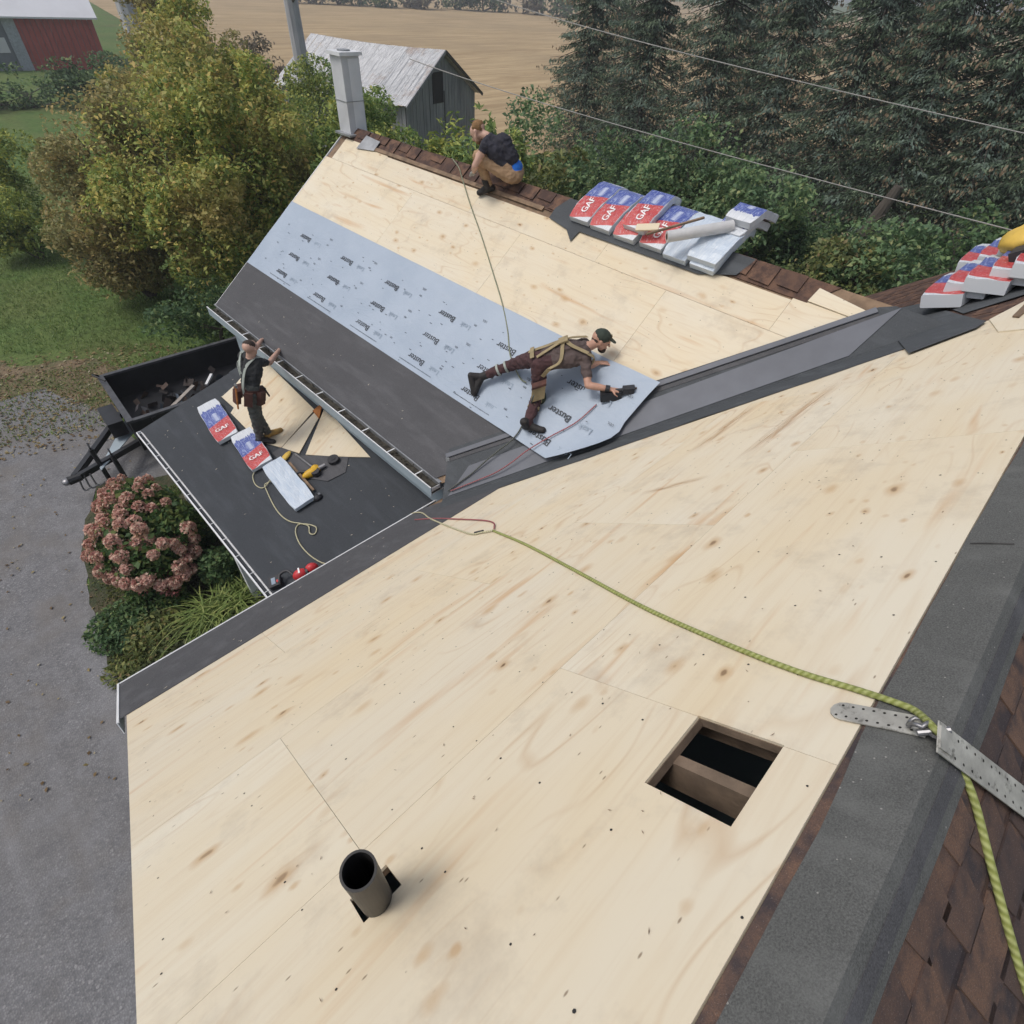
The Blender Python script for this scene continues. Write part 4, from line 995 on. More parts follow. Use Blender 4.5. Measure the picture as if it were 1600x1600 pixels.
for _ in range(160): chip(atM, r9.uniform(-.6, 5.5), r9.uniform(-.2, 2.9)*r9.random()**.3, .0135, .5) if True else None
solo('roof_grit', mb, M_['deck'], kind='stuff')
# ================================================================== ROPES
def onV(x, y, o=0):
    a, b = onM(x, y, o), onW(x, y, o); ca = Vector(CAM)
    return a if (a-ca).length < (b-ca).length else b
def rope(name, pts, r, mat, label, cat='rope', k=7): 
    return solo(name, MB().tube(smoothpath(pts, k), r, 9), M_[mat], label, cat, loc=pts[0], smooth=True)
o_ = .024
rope('safety_rope', [onM(770, 829, o_), onM(820, 850, o_), onM(900, 892, o_), onM(1000, 946, o_), onM(1120, 1000, o_), onM(1240, 1047, o_), onM(1340, 1078, o_), onM(1400, 1098, .03), onM(1432, 1112, .034), onB(1462, 1140, .020), onB(1482, 1165, .014), onB(1500, 1198, .013), onB(1522, 1250, .016), onB(1548, 1350, .020), onB(1572, 1440, .020), onB(1600, 1535, .020), onB(1650, 1690, .02)], .0105, 'ropeY', 'thick lime green safety rope running from the roof anchor down the near plywood')
rope('thin_rope', [onM(770, 829, .028), onM(752, 832, .026), onM(735, 834, .024), onM(700, 822, .024), onM(672, 810, .024), onM(658, 801, .03), Vector((2.62, 4.21, 3.17)), Vector((2.5, 4.35, 2.84)), onP(600, 850, .015), onP(560, 880, .012), onP(515, 882, .012), onP(490, 872, .012), onP(470, 852, .012), onP(462, 832, .012), onP(466, 820, .012), onP(480, 819, .014), onP(494, 824, .016), onP(492, 834, .018), onP(484, 833, .024), onP(482, 822, .026), onP(470, 818, .02), onP(454, 815, .014), onP(440, 806, .012), onP(428, 790, .012), onP(416, 765, .012), onP(414, 757, .014), onP(424, 752, .03), onP(444, 741, .085)], .0085, 'ropeT', 'thin tan rope looping over the eave and across the porch roof')
rope('short_hose', [onP(440, 742, .088), onP(425, 748, .06), onP(412, 762, .02), onP(400, 758, .014), onP(395, 745, .014), onP(399, 735, .03)], .008, 'ropeT', 'short tan hose curl between the printed and the pale bundle')
part('knot', MB().tube([onM(742, 833, .028), onM(755, 830, .03)], .014, 8), M_['dark'], bpy.data.objects['thin_rope'])
rope('red_rope', [onM(772, 826, .03), onM(771, 817, .026), onM(755, 813, .024), onM(715, 811, .024), onM(680, 810, .024), onM(648, 812, .026)], .007, 'ropeR', 'dark red rope looped at the knot above the porch')
rope('red_lifeline', [onW(932, 632, .09), onW(900, 660, .095), onW(860, 682, .105), onW(825, 703, .115), onW(800, 722, .09), onV(775, 738, .07), onV(752, 748, .055), onV(730, 757, .05), onV(704, 767, .05)], .007, 'ropeR', 'red lifeline running from the bending worker to the valley end')
rope('dark_hose', [onW(834, 618, .35), onW(826, 640, .12), onW(812, 672, .10), onW(797, 690, .10), onW(780, 703, .09), onV(757, 722, .07), onV(737, 740, .05), onV(719, 753, .05), onV(700, 767, .05)], .009, 'ropeK', 'dark air hose from behind the front boot to the gutter corner')
rope('hanging_rope', [atW(WR+.01, 7.78, .02), onW(717, 262, .07), onW(722, 278, .04), onW(735, 320, .025), onW(752, 368, .022), onW(770, 425, .022), onW(785, 475, .024), onW(793, 515, .028), onW(796, 548, .034), onW(800, 563, .05), onW(812, 590, .05), onW(822, 598, .06)], .0085, 'ropeG', 'grey green rope hanging over the wing ridge down to the bending worker')

# ================================================================== ROOF ANCHOR
p0, p1 = onM(1298, 1108, .018), onM(1450, 1138, .022)
t = thing('roof_anchor', p1, 'perforated steel roof anchor straddling the ridge with the lime rope through its ring', 'roof anchor')
def strap(a, b, nrm, wd, th, nm, rows=14):
    d = (b-a); L = d.length; d.normalize(); s_ = nrm.cross(d).normalized(); mb = MB(); out = []
    for k in range(7): ph = math.pi/2+math.pi*k/6; out.append(a+d*(wd*.5)+(d*math.cos(ph)+s_*math.sin(ph))*wd*.5)
    for sgn in (-1, 1): out.append(b+s_*sgn*wd*.5)
    mb.prism(out, nrm*th); o = part(nm, mb, M_['anchor'], t)
    hb = MB()
    for i in range(rows):
        for sg in (-.3, .3):
            c_ = a+d*(L*(i+.8+.3*(sg > 0))/(rows+1))+s_*wd*sg+nrm*(th+.0006); k = hb.add([c_+(d*math.cos(q*math.pi/4)+s_*math.sin(q*math.pi/4))*.0042 for q in range(8)]); hb.face(range(k, k+8))
    part('strap_holes', hb, M_['attic'], o, kind='stuff'); return o
strap(p0, p1, NM, .074, .004, 'strap', 8)
p2 = onB(1464, 1150, .030); p3 = onB(1640, 1284, .030); strap(p3, p2, NB, .086, .004, 'strap', 13)
mid = (p1+p2)/2+Vector((0, 0, .006)); hd = (p2-p1).normalized()
part('hinge_pin', MB().tube([mid-Vector((.0, 0, 0))-NM.cross(hd)*.045, mid+NM.cross(hd)*.045], .010, 10), M_['steel'], t)
rc = onM(1436, 1130, .045); rp = [rc+(hd*math.cos(q*math.pi/8)*.042+NM.cross(hd)*math.sin(q*math.pi/8)*.030)+NM*.008*math.sin(q) for q in range(17)]; part('ring', MB().tube(rp, .0065, 8, cap=False), M_['steel'], t, True)
h2 = (p3-p2).normalized(); part('clamp_plate', MB().box(p2+NB*.0045-NB.cross(h2)*.030, h2*.05, NB.cross(h2)*.060, NB*.005), M_['anchor'], t)
part('link', MB().beam(p1-NM*.002, p2-NB*.004+h2*.02, .036, .008, UP), M_['steel'], t)

# ================================================================== PLANTS
from mathutils import noise as MN
def leaf_arrays(P, size, elong, r, up=.35, d=None):
    """one folded diamond per point"""
    n = len(P)
    nrm = r.normal(size=(n, 3)); nrm /= np.linalg.norm(nrm, axis=1)[:, None]; nrm[:, 2] = np.abs(nrm[:, 2])+up; nrm /= np.linalg.norm(nrm, axis=1)[:, None]
    a = r.normal(size=(n, 3)) if d is None else d+r.normal(size=(n, 3))*.25
    if d is None: a -= nrm*np.sum(a*nrm, 1)[:, None]
    a /= np.linalg.norm(a, axis=1)[:, None]
    b = np.cross(nrm, a); b /= np.linalg.norm(b, axis=1)[:, None]+1e-9
    L = (size*(.6+.8*r.random(n)))[:, None]; Wd = L/elong
    V = np.stack([P-a*L*.5, P+b*Wd*.5+nrm*L*.08, P+a*L*.5-np.array([0, 0, 1])*L*.12, P-b*Wd*.5+nrm*L*.08], 1)
    return V.reshape(-1, 3)
def quads_mesh(name, V, mat, org):
    n = len(V)//4; me = bpy.data.meshes.new(name); me.vertices.add(n*4); me.vertices.foreach_set('co', (V-np.array(org)).astype(np.float32).ravel())
    me.loops.add(n*4); me.loops.foreach_set('vertex_index', np.arange(n*4, dtype=np.int32))
    me.polygons.add(n); me.polygons.foreach_set('loop_start', np.arange(0, n*4, 4, dtype=np.int32)); me.polygons.foreach_set('loop_total', np.full(n, 4, dtype=np.int32))
    me.materials.append(mat); me.update(calc_edges=True); me.validate(); return me
def leaves(name, V, mat, parent, kind=None, label=None):
    o = put(name, quads_mesh(name, V, mat, ORG[parent.name]), parent); ORG[o.name] = ORG[parent.name]; return tag(o, label, kind=kind)
def lobes_pts(lobes, n, r, shell=.55, gap=.0, gs=.9):
    A = np.array(lobes, float); wgt = A[:, 3]*A[:, 4]; wgt = wgt/wgt.sum(); idx = r.choice(len(A), n, p=wgt)
    dv = r.normal(size=(n, 3)); dv /= np.linalg.norm(dv, axis=1)[:, None]; rad = shell+(1.04-shell)*np.sqrt(r.random(n))
    P = A[idx, :3]+dv*rad[:, None]*A[idx, 3:6]; P = P[P[:, 2] > .06]
    if gap:
        k = np.array([MN.noise(Vector(q*gs)) for q in P]); P = P[k > gap-1+r.random(len(P))*.25]
    return P
def grow(trunk, base, lobes, r0, r):
    for (x, y, z, rx, ry, rz) in lobes:
        e = Vector((x, y, z-rz*.2)); b_ = Vector(base); m = b_.lerp(e, .5)+Vector((r.normal()*.2, r.normal()*.2, -.15*abs(e.z-b_.z)*.3))
        trunk.tube(smoothpath([b_, m, e], 4), [r0*(1-.75*i/8) for i in range(9)], 6)
        for _ in range(4):
            d = Vector((r.normal(), r.normal(), r.normal()*.6+.3)).normalized(); trunk.tube([e.lerp(m, r.random()*.5), e+Vector((d.x*rx, d.y*ry, d.z*rz))*.8], [r0*.3, r0*.08], 5)
def bush(name, base, lobes, n, size, leafmat, label, cat='tree', group=None, r0=.09, seed=0, elong=1.9, gap=.62, shell=.5):
    r = np.random.default_rng(seed); t = thing(name, base, label, cat, group)
    L = [(base[0]+a, base[1]+b, c, d, e, f) for a, b, c, d, e, f in lobes]
    tb = MB(); grow(tb, base, L, r0, r); part('trunk', tb, M_['bark'], t)
    # break each lobe into clumps so the outline is uneven
    sub = []
    for l in L:
        for _ in range(12):
            dv = r.normal(size=3); dv /= np.linalg.norm(dv); k = r.uniform(.20, .50); ds = r.uniform(.55, 1.08)
            sub.append((l[0]+dv[0]*l[3]*ds, l[1]+dv[1]*l[4]*ds, l[2]+dv[2]*l[5]*ds, l[3]*k, l[4]*k, l[5]*k))
    P = np.concatenate([lobes_pts(sub, int(n*.8), r, shell, gap), lobes_pts(L, int(n*.2), r, .2, gap)])
    leaves('crown', leaf_arrays(P, size, elong, r), LEAF[leafmat], t); return t
def gxy(x, y, z=0): q = onG(x, y, z); return (q.x, q.y)
# big leafy trees left of the wing
bush('leafy_tree', (6.3, 17.4, 0), [(0, 0, 2.4, 2.1, 2.0, 2.0), (-1.1, 1.0, 4.0, 1.9, 1.8, 1.7), (1.2, .6, 4.3, 1.8, 1.8, 1.7), (.2, .4, 5.6, 1.5, 1.5, 1.2), (-1.0, -.9, 3.1, 1.4, 1.4, 1.3), (1.2, -.9, 2.9, 1.5, 1.4, 1.5), (.3, -1.3, 4.6, 1.2, 1.2, 1.1)], 80000, .125, 'autumn', 'big yellow green autumn tree crowding the wing gable', 'tree', 'leafy trees left of the house', seed=1)
bush('leafy_tree', (4.1, 20.6, 0), [(0, 0, 2.3, 1.7, 1.7, 1.9), (.5, .6, 3.9, 1.4, 1.4, 1.5), (-.8, -.5, 1.8, 1.2, 1.2, 1.4), (.8, -.7, 1.4, 1.1, 1.1, 1.2)], 36000, .125, 'rust', 'rust tinged tree at the lawn edge, leftmost of the leafy trees', 'tree', 'leafy trees left of the house', seed=2)
bush('leafy_tree', (8.0, 24.0, 0), [(0, 0, 3.4, 2.1, 2.1, 2.1), (.6, .6, 5.4, 1.7, 1.7, 1.5), (-1.5, -.5, 3.6, 1.4, 1.4, 1.5), (1.8, -.2, 4.0, 1.5, 1.5, 1.6)], 42000, .13, 'autumn', 'mixed orange green tree standing behind the biggest autumn tree', 'tree', 'leafy trees left of the house', seed=3)
bush('leafy_tree', (9.3, 31.2, 0), [(0, 0, 3.0, 2.0, 2.0, 2.2), (1.4, .5, 4.9, 1.8, 1.8, 1.9), (3.0, -.4, 3.9, 1.7, 1.7, 1.9), (1.4, 0, 6.6, 1.2, 1.2, 1.0)], 30000, .15, 'rust', 'brownish tree in front of the red barn', 'tree', 'leafy trees left of the house', seed=4)
bush('leafy_tree', (9.6, 16.6, 0), [(0, 0, 2.6, 1.7, 1.6, 1.8), (.6, .6, 4.3, 1.5, 1.4, 1.4), (-.4, -.8, 3.6, 1.1, 1.1, 1.2), (1.2, -.6, 3.6, 1.2, 1.2, 1.3)], 46000, .12, 'olive', 'olive green tree pressed against the chimney end of the wing', 'tree', 'leafy trees left of the house', seed=5)
bush('leafy_tree', (13.6, 26.0, 0), [(0, 0, 2.4, 2.0, 2.0, 2.0), (.8, 1.0, 3.6, 1.5, 1.5, 1.4), (2.2, -.9, 2.4, 1.5, 1.5, 1.6)], 28000, .13, 'olive', 'yellow green tree behind the chimney, before the dull thicket', 'tree', 'leafy trees left of the house', seed=6)
bush('thicket', (19.0, 40.0, 0), [(0, 0, 1.8, 3.2, 2.8, 1.9), (-3.6, 2.5, 1.8, 2.8, 2.5, 1.9), (3.0, -3.0, 1.6, 2.4, 2.2, 1.6), (-.5, .5, 3.4, 1.5, 1.5, 1.2)], 17000, .20, 'dusk', 'dull brown thicket beyond the leafy trees, left of the old barn', 'thicket', seed=7)
hq = onG(60, 168); bush('low_bush', (hq.x, hq.y, 0), [(0, 0, 1.1, 4.2, 1.6, 1.3), (-5.0, 1.4, .9, 3.6, 1.5, 1.1), (4.2, -1.0, 1.4, 3.0, 1.6, 1.5)], 9000, .26, 'deep', 'dark green low hedge on the lawn before the red barn', 'bush', seed=8)
bush('low_bush', (4.6, 15.9, 0), [(0, 0, .9, 1.5, 1.2, .95), (1.3, -.7, 1.0, 1.3, 1.1, 1.05)], 12000, .12, 'deep', 'dark green undergrowth beside the trailer and wing corner', 'bush', seed=9)
bush('pale_sapling', (2.3, 26.2, 0), [(0, 0, 1.5, 1.1, 1.1, 1.3), (.5, .5, 2.7, .9, .9, 1.1), (-.5, .6, 1.0, .8, .8, .8)], 12000, .12, 'olive', 'pale green sapling at the left picture edge beside the rust tinged tree', 'tree', 'leafy trees left of the house', seed=24)
bush('low_bush', (-.6, 31.5, 0), [(0, 0, .35, 1.6, .7, .42)], 2500, .12, 'weed', 'low weedy clump at the left picture edge of the lawn', 'bush', seed=19)
# sumac and shrubs behind the wing ridge
bush('sumac_shrub', (12.2, 14.6, 0), [(0, 0, 3.0, 1.2, 1.2, 1.4), (.5, .4, 4.2, 1.0, 1.0, .95), (.9, -1.2, 3.6, 1.0, 1.0, 1.2)], 9000, .24, 'olive', 'yellow green sumac showing over the wing ridge before the old barn', 'shrub', 'shrubs behind the wing ridge', seed=10, elong=3.2)
bush('sumac_shrub', (13.0, 12.2, 0), [(0, 0, 2.6, 1.1, 1.1, 1.4), (.5, -.6, 3.7, .9, .9, 1.0)], 6000, .22, 'weed', 'yellowing sumac between the old barn and the squatting worker', 'shrub', 'shrubs behind the wing ridge', seed=11, elong=3.0)
def shrub(px, py, dist, rad, h, n, mat, label, seed, nm='green_shrub', size=.17):
    q = CAM+ray(px, py)*dist; bx, by, zc = q[0], q[1], q[2]
    zc = max(zc, 1.0)
    return bush(nm, (bx, by, 0), [(0, 0, zc, rad, rad, h), (rad*.7, -rad*.3, zc-.5*h, rad*.8, rad*.8, h*.8), (-rad*.6, rad*.5, zc-.4*h, rad*.8, rad*.8, h*.8), (0, 0, max(.8, zc-1.1*h), rad*1.1, rad*1.1, h)], n, size, mat, label, 'shrub', 'shrubs behind the wing ridge', seed=seed, gap=.6)
shrub(850, 255, 24, 1.9, 1.7, 13000, 'shrub', 'green shrub right behind the squatting worker', 12)
shrub(960, 270, 26, 1.7, 1.4, 10000, 'deep', 'dark green shrub beneath the leftmost spruce', 13)
shrub(1085, 265, 23, 1.7, 1.6, 13000, 'shrub', 'broad bright shrub behind the ridge pile of bundles', 14)
shrub(1190, 320, 22, 1.4, 1.2, 12000, 'shrub', 'grey green shrub right of the broad bright shrub', 15)
shrub(1250, 365, 23, 1.5, 1.2, 8000, 'deep', 'dark low shrub before the thick leaning trunk', 16)
shrub(1400, 400, 20, 1.2, .9, 6000, 'shrub', 'leafy shrub between the leaning trunk and the leaning bundles', 17)
shrub(1500, 390, 24, 1.5, 1.1, 8000, 'deep', 'dark shrub behind the far end of the leaning bundles', 18)
shrub(1010, 345, 19, 1.2, .9, 8000, 'deep', 'dark undergrowth tucked behind the ridge pile', 20)
shrub(1310, 430, 20, 1.3, .9, 8000, 'weed', 'low brown green weeds above the valley top', 21)
# spruces
def spruce(base, H, Rm, seed, label, n_tip=19):
    Rm *= 1.32
    r = np.random.default_rng(seed); t = thing('spruce_tree', base, label, 'spruce', 'spruces in the windbreak'); b = Vector(base)
    tb = MB(); tb.tube([b, b+Vector((.05, 0, H*.5)), b+Vector((.0, .05, H))], [.24, .15, .03], 9)
    Pn, Dn, Pc = [], [], []
    z = .9
    while z < H-.4:
        kz = 1-z/H; L = Rm*(kz**.75)*1.0; nb = int(r.integers(6, 10)) if z < 10 else 6; ph0 = r.random()*6.28
        for k in range(nb):
            ph = ph0+6.283*k/nb+r.normal()*.14; Lb = L*r.uniform(.45, 1.18); dx, dy = math.cos(ph), math.sin(ph)
            s = np.linspace(0.06, 1, 7); droop = -.20*s-.28*s*s+.22*s**4
            pts = np.stack([b.x+dx*Lb*s, b.y+dy*Lb*s, z+Lb*droop], 1)
            tb.tube([Vector(q) for q in pts[::2]], [.035, .022, .013, .005], 4, cap=False)
            m = int(n_tip*3.2) if z < 10.5 else 8
            u = r.random(m*3)**.7; side = r.normal(size=m*3)*.26*Lb*(.35+.65*(1-u))*1.1
            q = np.stack([b.x+dx*Lb*u-dy*side, b.y+dy*Lb*u+dx*side, z+Lb*(-.20*u-.28*u*u+.22*u**4)-np.abs(side)*.35-r.random(m*3)*.16], 1)
            dd = np.stack([dx*.75-dy*np.sign(side)*.55, dy*.75+dx*np.sign(side)*.55, np.full(m*3, -.42)], 1)
            Pn.append(q); Dn.append(dd)
            if r.random() < .5: k3 = np.argsort(-u)[r.integers(0, m//2, 5)]; c0 = q[k3[0]]; Pc.append(c0+r.normal(size=(16, 3))*np.array([.24, .24, .07])+np.array([dx*.10, dy*.10, .02]))
        z += r.uniform(.30, .50)
    part('trunk', tb, M_['bark'], t)
    P = np.concatenate(Pn); D = np.concatenate(Dn)
    leaves('crown', leaf_arrays(P, .165, 2.8, r, .6, D), LEAF['spruce'], t)
    Pc = np.concatenate(Pc); Pc = Pc[Pc[:, 2] < 10]
    leaves('cones', leaf_arrays(Pc, .12, 1.5, r, .1, np.tile([0, 0, -1.], (len(Pc), 1))), LEAF['cone'], t, kind='stuff')
    return t
for i, (px, py, H, Rm, lb) in enumerate([(905, 236, 13, 2.9, 'leftmost spruce beside the stubble field, trunk partly bare'), (985, 262, 14, 2.9, 'second spruce from the field, behind the upper wire'), (1075, 285, 15, 3.1, 'third spruce from the field, above the bright shrub'), (1165, 310, 14, 3.0, 'fourth spruce from the field in the windbreak'),
        (1255, 340, 15, 3.2, 'fifth spruce from the field, blue green in the middle of the windbreak'), (1345, 372, 14, 3.0, 'sixth spruce from the field above the leaning trunk'), (1440, 398, 15, 3.2, 'seventh spruce from the field above the leaning bundles'), (1540, 425, 14, 3.1, 'nearest spruce at the right picture edge'), (1660, 450, 14, 3.0, 'spruce half outside the right picture edge')]):
    q = onG(px, py); spruce((q.x, q.y, 0), H, Rm, 50+i, lb)
for i, (px, py, H, lb) in enumerate([(960, 205, 15, 'tall spruce in the back row left of the others'), (1140, 240, 16, 'tall back row spruce behind the middle of the windbreak'), (1330, 285, 16, 'tall back row spruce at the right of the windbreak'), (1530, 330, 16, 'tall back row spruce near the right edge')]):
    q = onG(px, py); spruce((q.x, q.y, 0), H, 3.3, 70+i, lb, 11)
q = onG(1318, 412); t = thing('leaning_trunk', q, 'thick dark leaning tree trunk behind the brown roof corner', 'tree trunk')
part('trunk', MB().tube([q, q+Vector((.1, -.25, 1.4)), q+Vector((.3, -.6, 3.0))], [.34, .27, .18], 10), M_['bark'], t); part('stub', MB().tube([q+Vector((.1, -.25, 1.5)), q+Vector((-.3, -.7, 2.1))], [.09, .04], 6), M_['bark'], t)
# bare grey trunks
def snag(px, py, py0, wpx, label, seed, twigs):
    r = random.Random(seed); q = onG(px, py); d = (q-Vector(CAM)).length; rad = wpx/2*d/FPX*.8
    t = thing('bare_trunk', q, label, 'dead tree', 'bare grey trunks'); H = 10.5
    part('trunk', MB().tube([q+Vector((0, 0, H*k/6)) for k in range(7)], [rad*(1.1-.035*k)+r.uniform(-.02, .02) for k in range(7)], 10), M_['snag'], t)
    for k in range(twigs):
        z = r.uniform(5.0, 8.4); a = r.uniform(0, 6.28); e = Vector((math.cos(a), math.sin(a), .35))
        p_ = q+Vector((0, 0, z)); part('branch', MB().tube([p_, p_+e*r.uniform(.6, 1.0), p_+e*r.uniform(1.2, 1.8)+Vector((0, 0, r.uniform(-.3, .5)))], [.07, .045, .015], 5), M_['bark'], t)
snag(500, 262, 0, 19, 'bare grey trunk with dark broken branches left of the chimney', 3, 5)
snag(262, 200, 0, 27, 'pale grey trunk rising behind the autumn tree near the red barn', 4, 1)
# hydrangea
hb = Vector((.02, 8.85, 0)); t = thing('hydrangea_bush', (.17, 8.80, 0), 'hydrangea bush with fading tan pink blooms beside the porch gutter', 'hydrangea'); r = np.random.default_rng(5)
hb = Vector((.17, 8.80, 0)); HL = [(hb.x, hb.y, .75, .82, .85, .62), (hb.x+.15, hb.y+.50, .90, .62, .60, .55), (hb.x-.12, hb.y-.50, .62, .58, .55, .50), (hb.x-.45, hb.y+.2, .55, .45, .5, .45), (hb.x+.1, hb.y+1.0, .8, .5, .45, .5), (hb.x+.45, hb.y-.2, .95, .4, .5, .4)]
tb = MB(); grow(tb, hb, HL, .03, r); part('stems', tb, M_['bark'], t)
leaves('foliage', leaf_arrays(lobes_pts(HL, 7500, r, .35), .11, 1.5, r), LEAF['hyd'], t)
def bloom_mesh(k):
    rr = np.random.default_rng(90+k); n = 120; z = rr.random(n); ph = rr.random(n)*6.283; z = z**.8; rad = .086*np.sqrt(1-z*z*.98)*(.82+.22*rr.random(n))
    P = np.stack([rad*np.cos(ph), rad*np.sin(ph), z*.115-.02], 1); return quads_mesh('bloom', leaf_arrays(P, .042, 1.1, rr, .5), LEAF['bloom'], (0, 0, 0))
BM = [bloom_mesh(k) for k in range(4)]
P = lobes_pts(HL, 1500, r, .97); top = []
for q in P:
    if q[2] < .45 or (q[0] > .72): continue
    if all((q-o).dot(q-o) > (.15)**2 for o in top): top.append(q)
    if len(top) > 125: break
for q in top:
    o = put('bloom', BM[r.integers(4)], t); dv = Vector(q)-Vector((hb.x, hb.y, .45)); dv.normalize(); dv.z += .4
    o.matrix_local = Matrix.Translation(Vector(q)-hb) @ dv.to_track_quat('Z', 'Y').to_matrix().to_4x4() @ Matrix.Scale(r.uniform(1.0, 1.55), 4)
def flower(px, py, label, mat, rad, h, n, seed, nm='pink_flower_clump', leafm='hyd', cat='flowers', grp='small plants in the garden bed'):
    r = np.random.default_rng(seed); q = onG(px, py, h*.6); q = Vector((q.x, q.y, 0)); t = thing(nm, q, label, cat, grp)
    leaves('foliage', leaf_arrays(lobes_pts([(q.x, q.y, h*.45, rad, rad, h*.5)], n, r, .2), .085, 2, r), LEAF[leafm], t)
    if mat: leaves('flower_heads', leaf_arrays(lobes_pts([(q.x+r.normal()*rad*.5, q.y+r.normal()*rad*.5, h*(.8+.25*r.random()), .13, .13, .12) for _ in range(6)], 420, r, .3), .045, 1.3, r), LEAF[mat], t)
    return t
flower(222, 918, 'dusty pink sedum clump at the driveway side of the bed', 'pink', .30, .5, 900, 6)
flower(268, 925, 'deep pink sedum clump between the hydrangea and the lily blades', 'pink', .26, .5, 800, 7)
flower(340, 880, 'dark leafy plant against the porch edge', None, .35, .8, 1500, 8, 'dark_plant', 'deep')
flower(300, 830, 'dark green plant low under the hydrangea blooms', None, .45, .5, 1800, 12, 'dark_plant', 'deep')
flower(190, 975, 'low green ground plant at the driveway corner of the bed', None, .55, .25, 2200, 9, 'ground_plant', 'deep')
flower(245, 990, 'low mixed green plant before the lily blades', None, .5, .3, 2200, 10, 'ground_plant', 'weed')
flower(205, 1040, 'sparse weeds beside the main roof corner', None, .40, .14, 900, 11, 'ground_plant', 'weed')
def lily(px, py, n, label, seed, Lr=(.45, .85)):
    r = np.random.default_rng(seed); q = onG(px, py, .25); q = Vector((q.x, q.y, 0)); t = thing('lily_clump', q, label, 'lily plant', 'lily clumps in the garden bed'); V = []
    for _ in range(n):
        a = r.random()*6.283; L = r.uniform(*Lr); o = np.array([q.x+r.normal()*.14, q.y+r.normal()*.14, 0.]); dv = np.array([math.cos(a), math.sin(a), 0]); sd_ = np.array([-math.sin(a), math.cos(a), 0])*.013
        s = np.linspace(0, 1, 6); rise = r.uniform(.55, .95)
        pts = [o+dv*L*k*(.35+.65*k)*1.0+np.array([0, 0, L*rise*(1.7*k-1.35*k*k)]) for k in s]
        for i in range(5):
            w0, w1 = 1-.12*i**1.1, 1-.12*(i+1)**1.1
            V += [pts[i]-sd_*w0, pts[i]+sd_*w0, pts[i+1]+sd_*max(.08, w1), pts[i+1]-sd_*max(.08, w1)]
    leaves('blades', np.array(V), LEAF['lily'], t, kind='stuff'); return t
lily(335, 950, 150, 'clump of long arching green lily blades under the main eave', 21)
lily(372, 925, 90, 'lily blades against the porch end of the bed', 22)
lily(300, 985, 80, 'smaller lily clump nearer the driveway', 23, (.3, .6))
# grass, fallen leaves and weeds
def scatter(name, poly, n, size, mat, seed, up=.3, elong=5, kind='stuff', blade=False, z0=.0):
    r = np.random.default_rng(seed); A = np.array(poly); lo, hi = A.min(0), A.max(0); P = lo+(hi-lo)*r.random((n*2, 2)); ins = np.zeros(len(P), bool); j = len(A)-1
    for i in range(len(A)):
        c = ((A[i, 1] > P[:, 1]) != (A[j, 1] > P[:, 1])) & (P[:, 0] < (A[j, 0]-A[i, 0])*(P[:, 1]-A[i, 1])/(A[j, 1]-A[i, 1]+1e-12)+A[i, 0]); ins ^= c; j = i
    P = P[ins][:n]; P3 = np.column_stack([P, np.full(len(P), z0+(size*.35 if blade else .012))])
    d = np.column_stack([r.normal(size=(len(P), 2))*.45, np.ones(len(P))]) if blade else None
    V = leaf_arrays(P3, size, elong, r, up, d); o = put(name, quads_mesh(name, V, mat, (0, 0, 0))); return tag(o, kind=kind)
lawn = [(-9, 19.6), (-1, 19.8), (4.2, 16.0), (7, 17), (3, 24), (4, 38), (-10, 38)]
scatter('lawn_grass', lawn, 52000, .12, LEAF['grass'], 1, blade=True, elong=6)
scatter('verge_grass', [(-8, 16.9), (2.0, 13.6), (4.4, 14.6), (4.2, 16.4), (-8, 20.2)], 9000, .10, LEAF['grass'], 12, blade=True, elong=5)
scatter('fallen_leaves', [(-8, 16.2), (3.2, 12.6), (4.3, 15.0), (3, 17.5), (-8, 22.5)], 5200, .075, LEAF['fallen'], 2, up=2, elong=1.5, z0=.02)
scatter('driveway_leaves', [(-8, 5), (-.6, 5), (-.9, 12), (2.6, 12.6), (1, 16), (-8, 17.5)], 520, .06, LEAF['fallen'], 3, up=2, elong=1.6, z0=.02)
scatter('bed_weeds', [(-.9, 6.6), (.8, 4.8), (1.6, 9), (.5, 10.4), (-.55, 10.2), (-1.0, 8)], 7500, .085, LEAF['weed'], 4, blade=True, elong=4)
scatter('driveway_edge_weeds', [(-1.25, 7.2), (-.85, 7.0), (-.4, 10.4), (-.75, 10.5)], 900, .07, LEAF['weed'], 13, blade=True, elong=5)
scatter('edge_grass', [(-.6, 10.2), (.5, 9.9), (1.4, 10.9), (.2, 11.0)], 1300, .1, LEAF['grass'], 6, blade=True, elong=5)
# hedgerow far beyond the field
far = []
ORD = ['first', 'second', 'third', 'fourth', 'fifth', 'sixth', 'seventh', 'last']
for i in range(8):
    a_ = R_(61-i*2.7)+random.uniform(-.01, .01); D = 205+random.uniform(-6, 20); bx, by = D*math.cos(a_), D*math.sin(a_)
    if i < 4 or True:
        t = bush('far_tree', (bx, by, 0), [(0, 0, 3.2, 5.5, 5.5, 3.4), (3, -2, 2.4, 4, 4, 2.6), (0, 0, 5.4, 3.2, 3.2, 2.2)], 900, 1.1, 'deep' if i % 3 else 'dusk', ORD[i]+' tree from the left in the far hedgerow beyond the field', 'tree', 'far hedgerow trees', r0=.25, seed=200+i, gap=0)

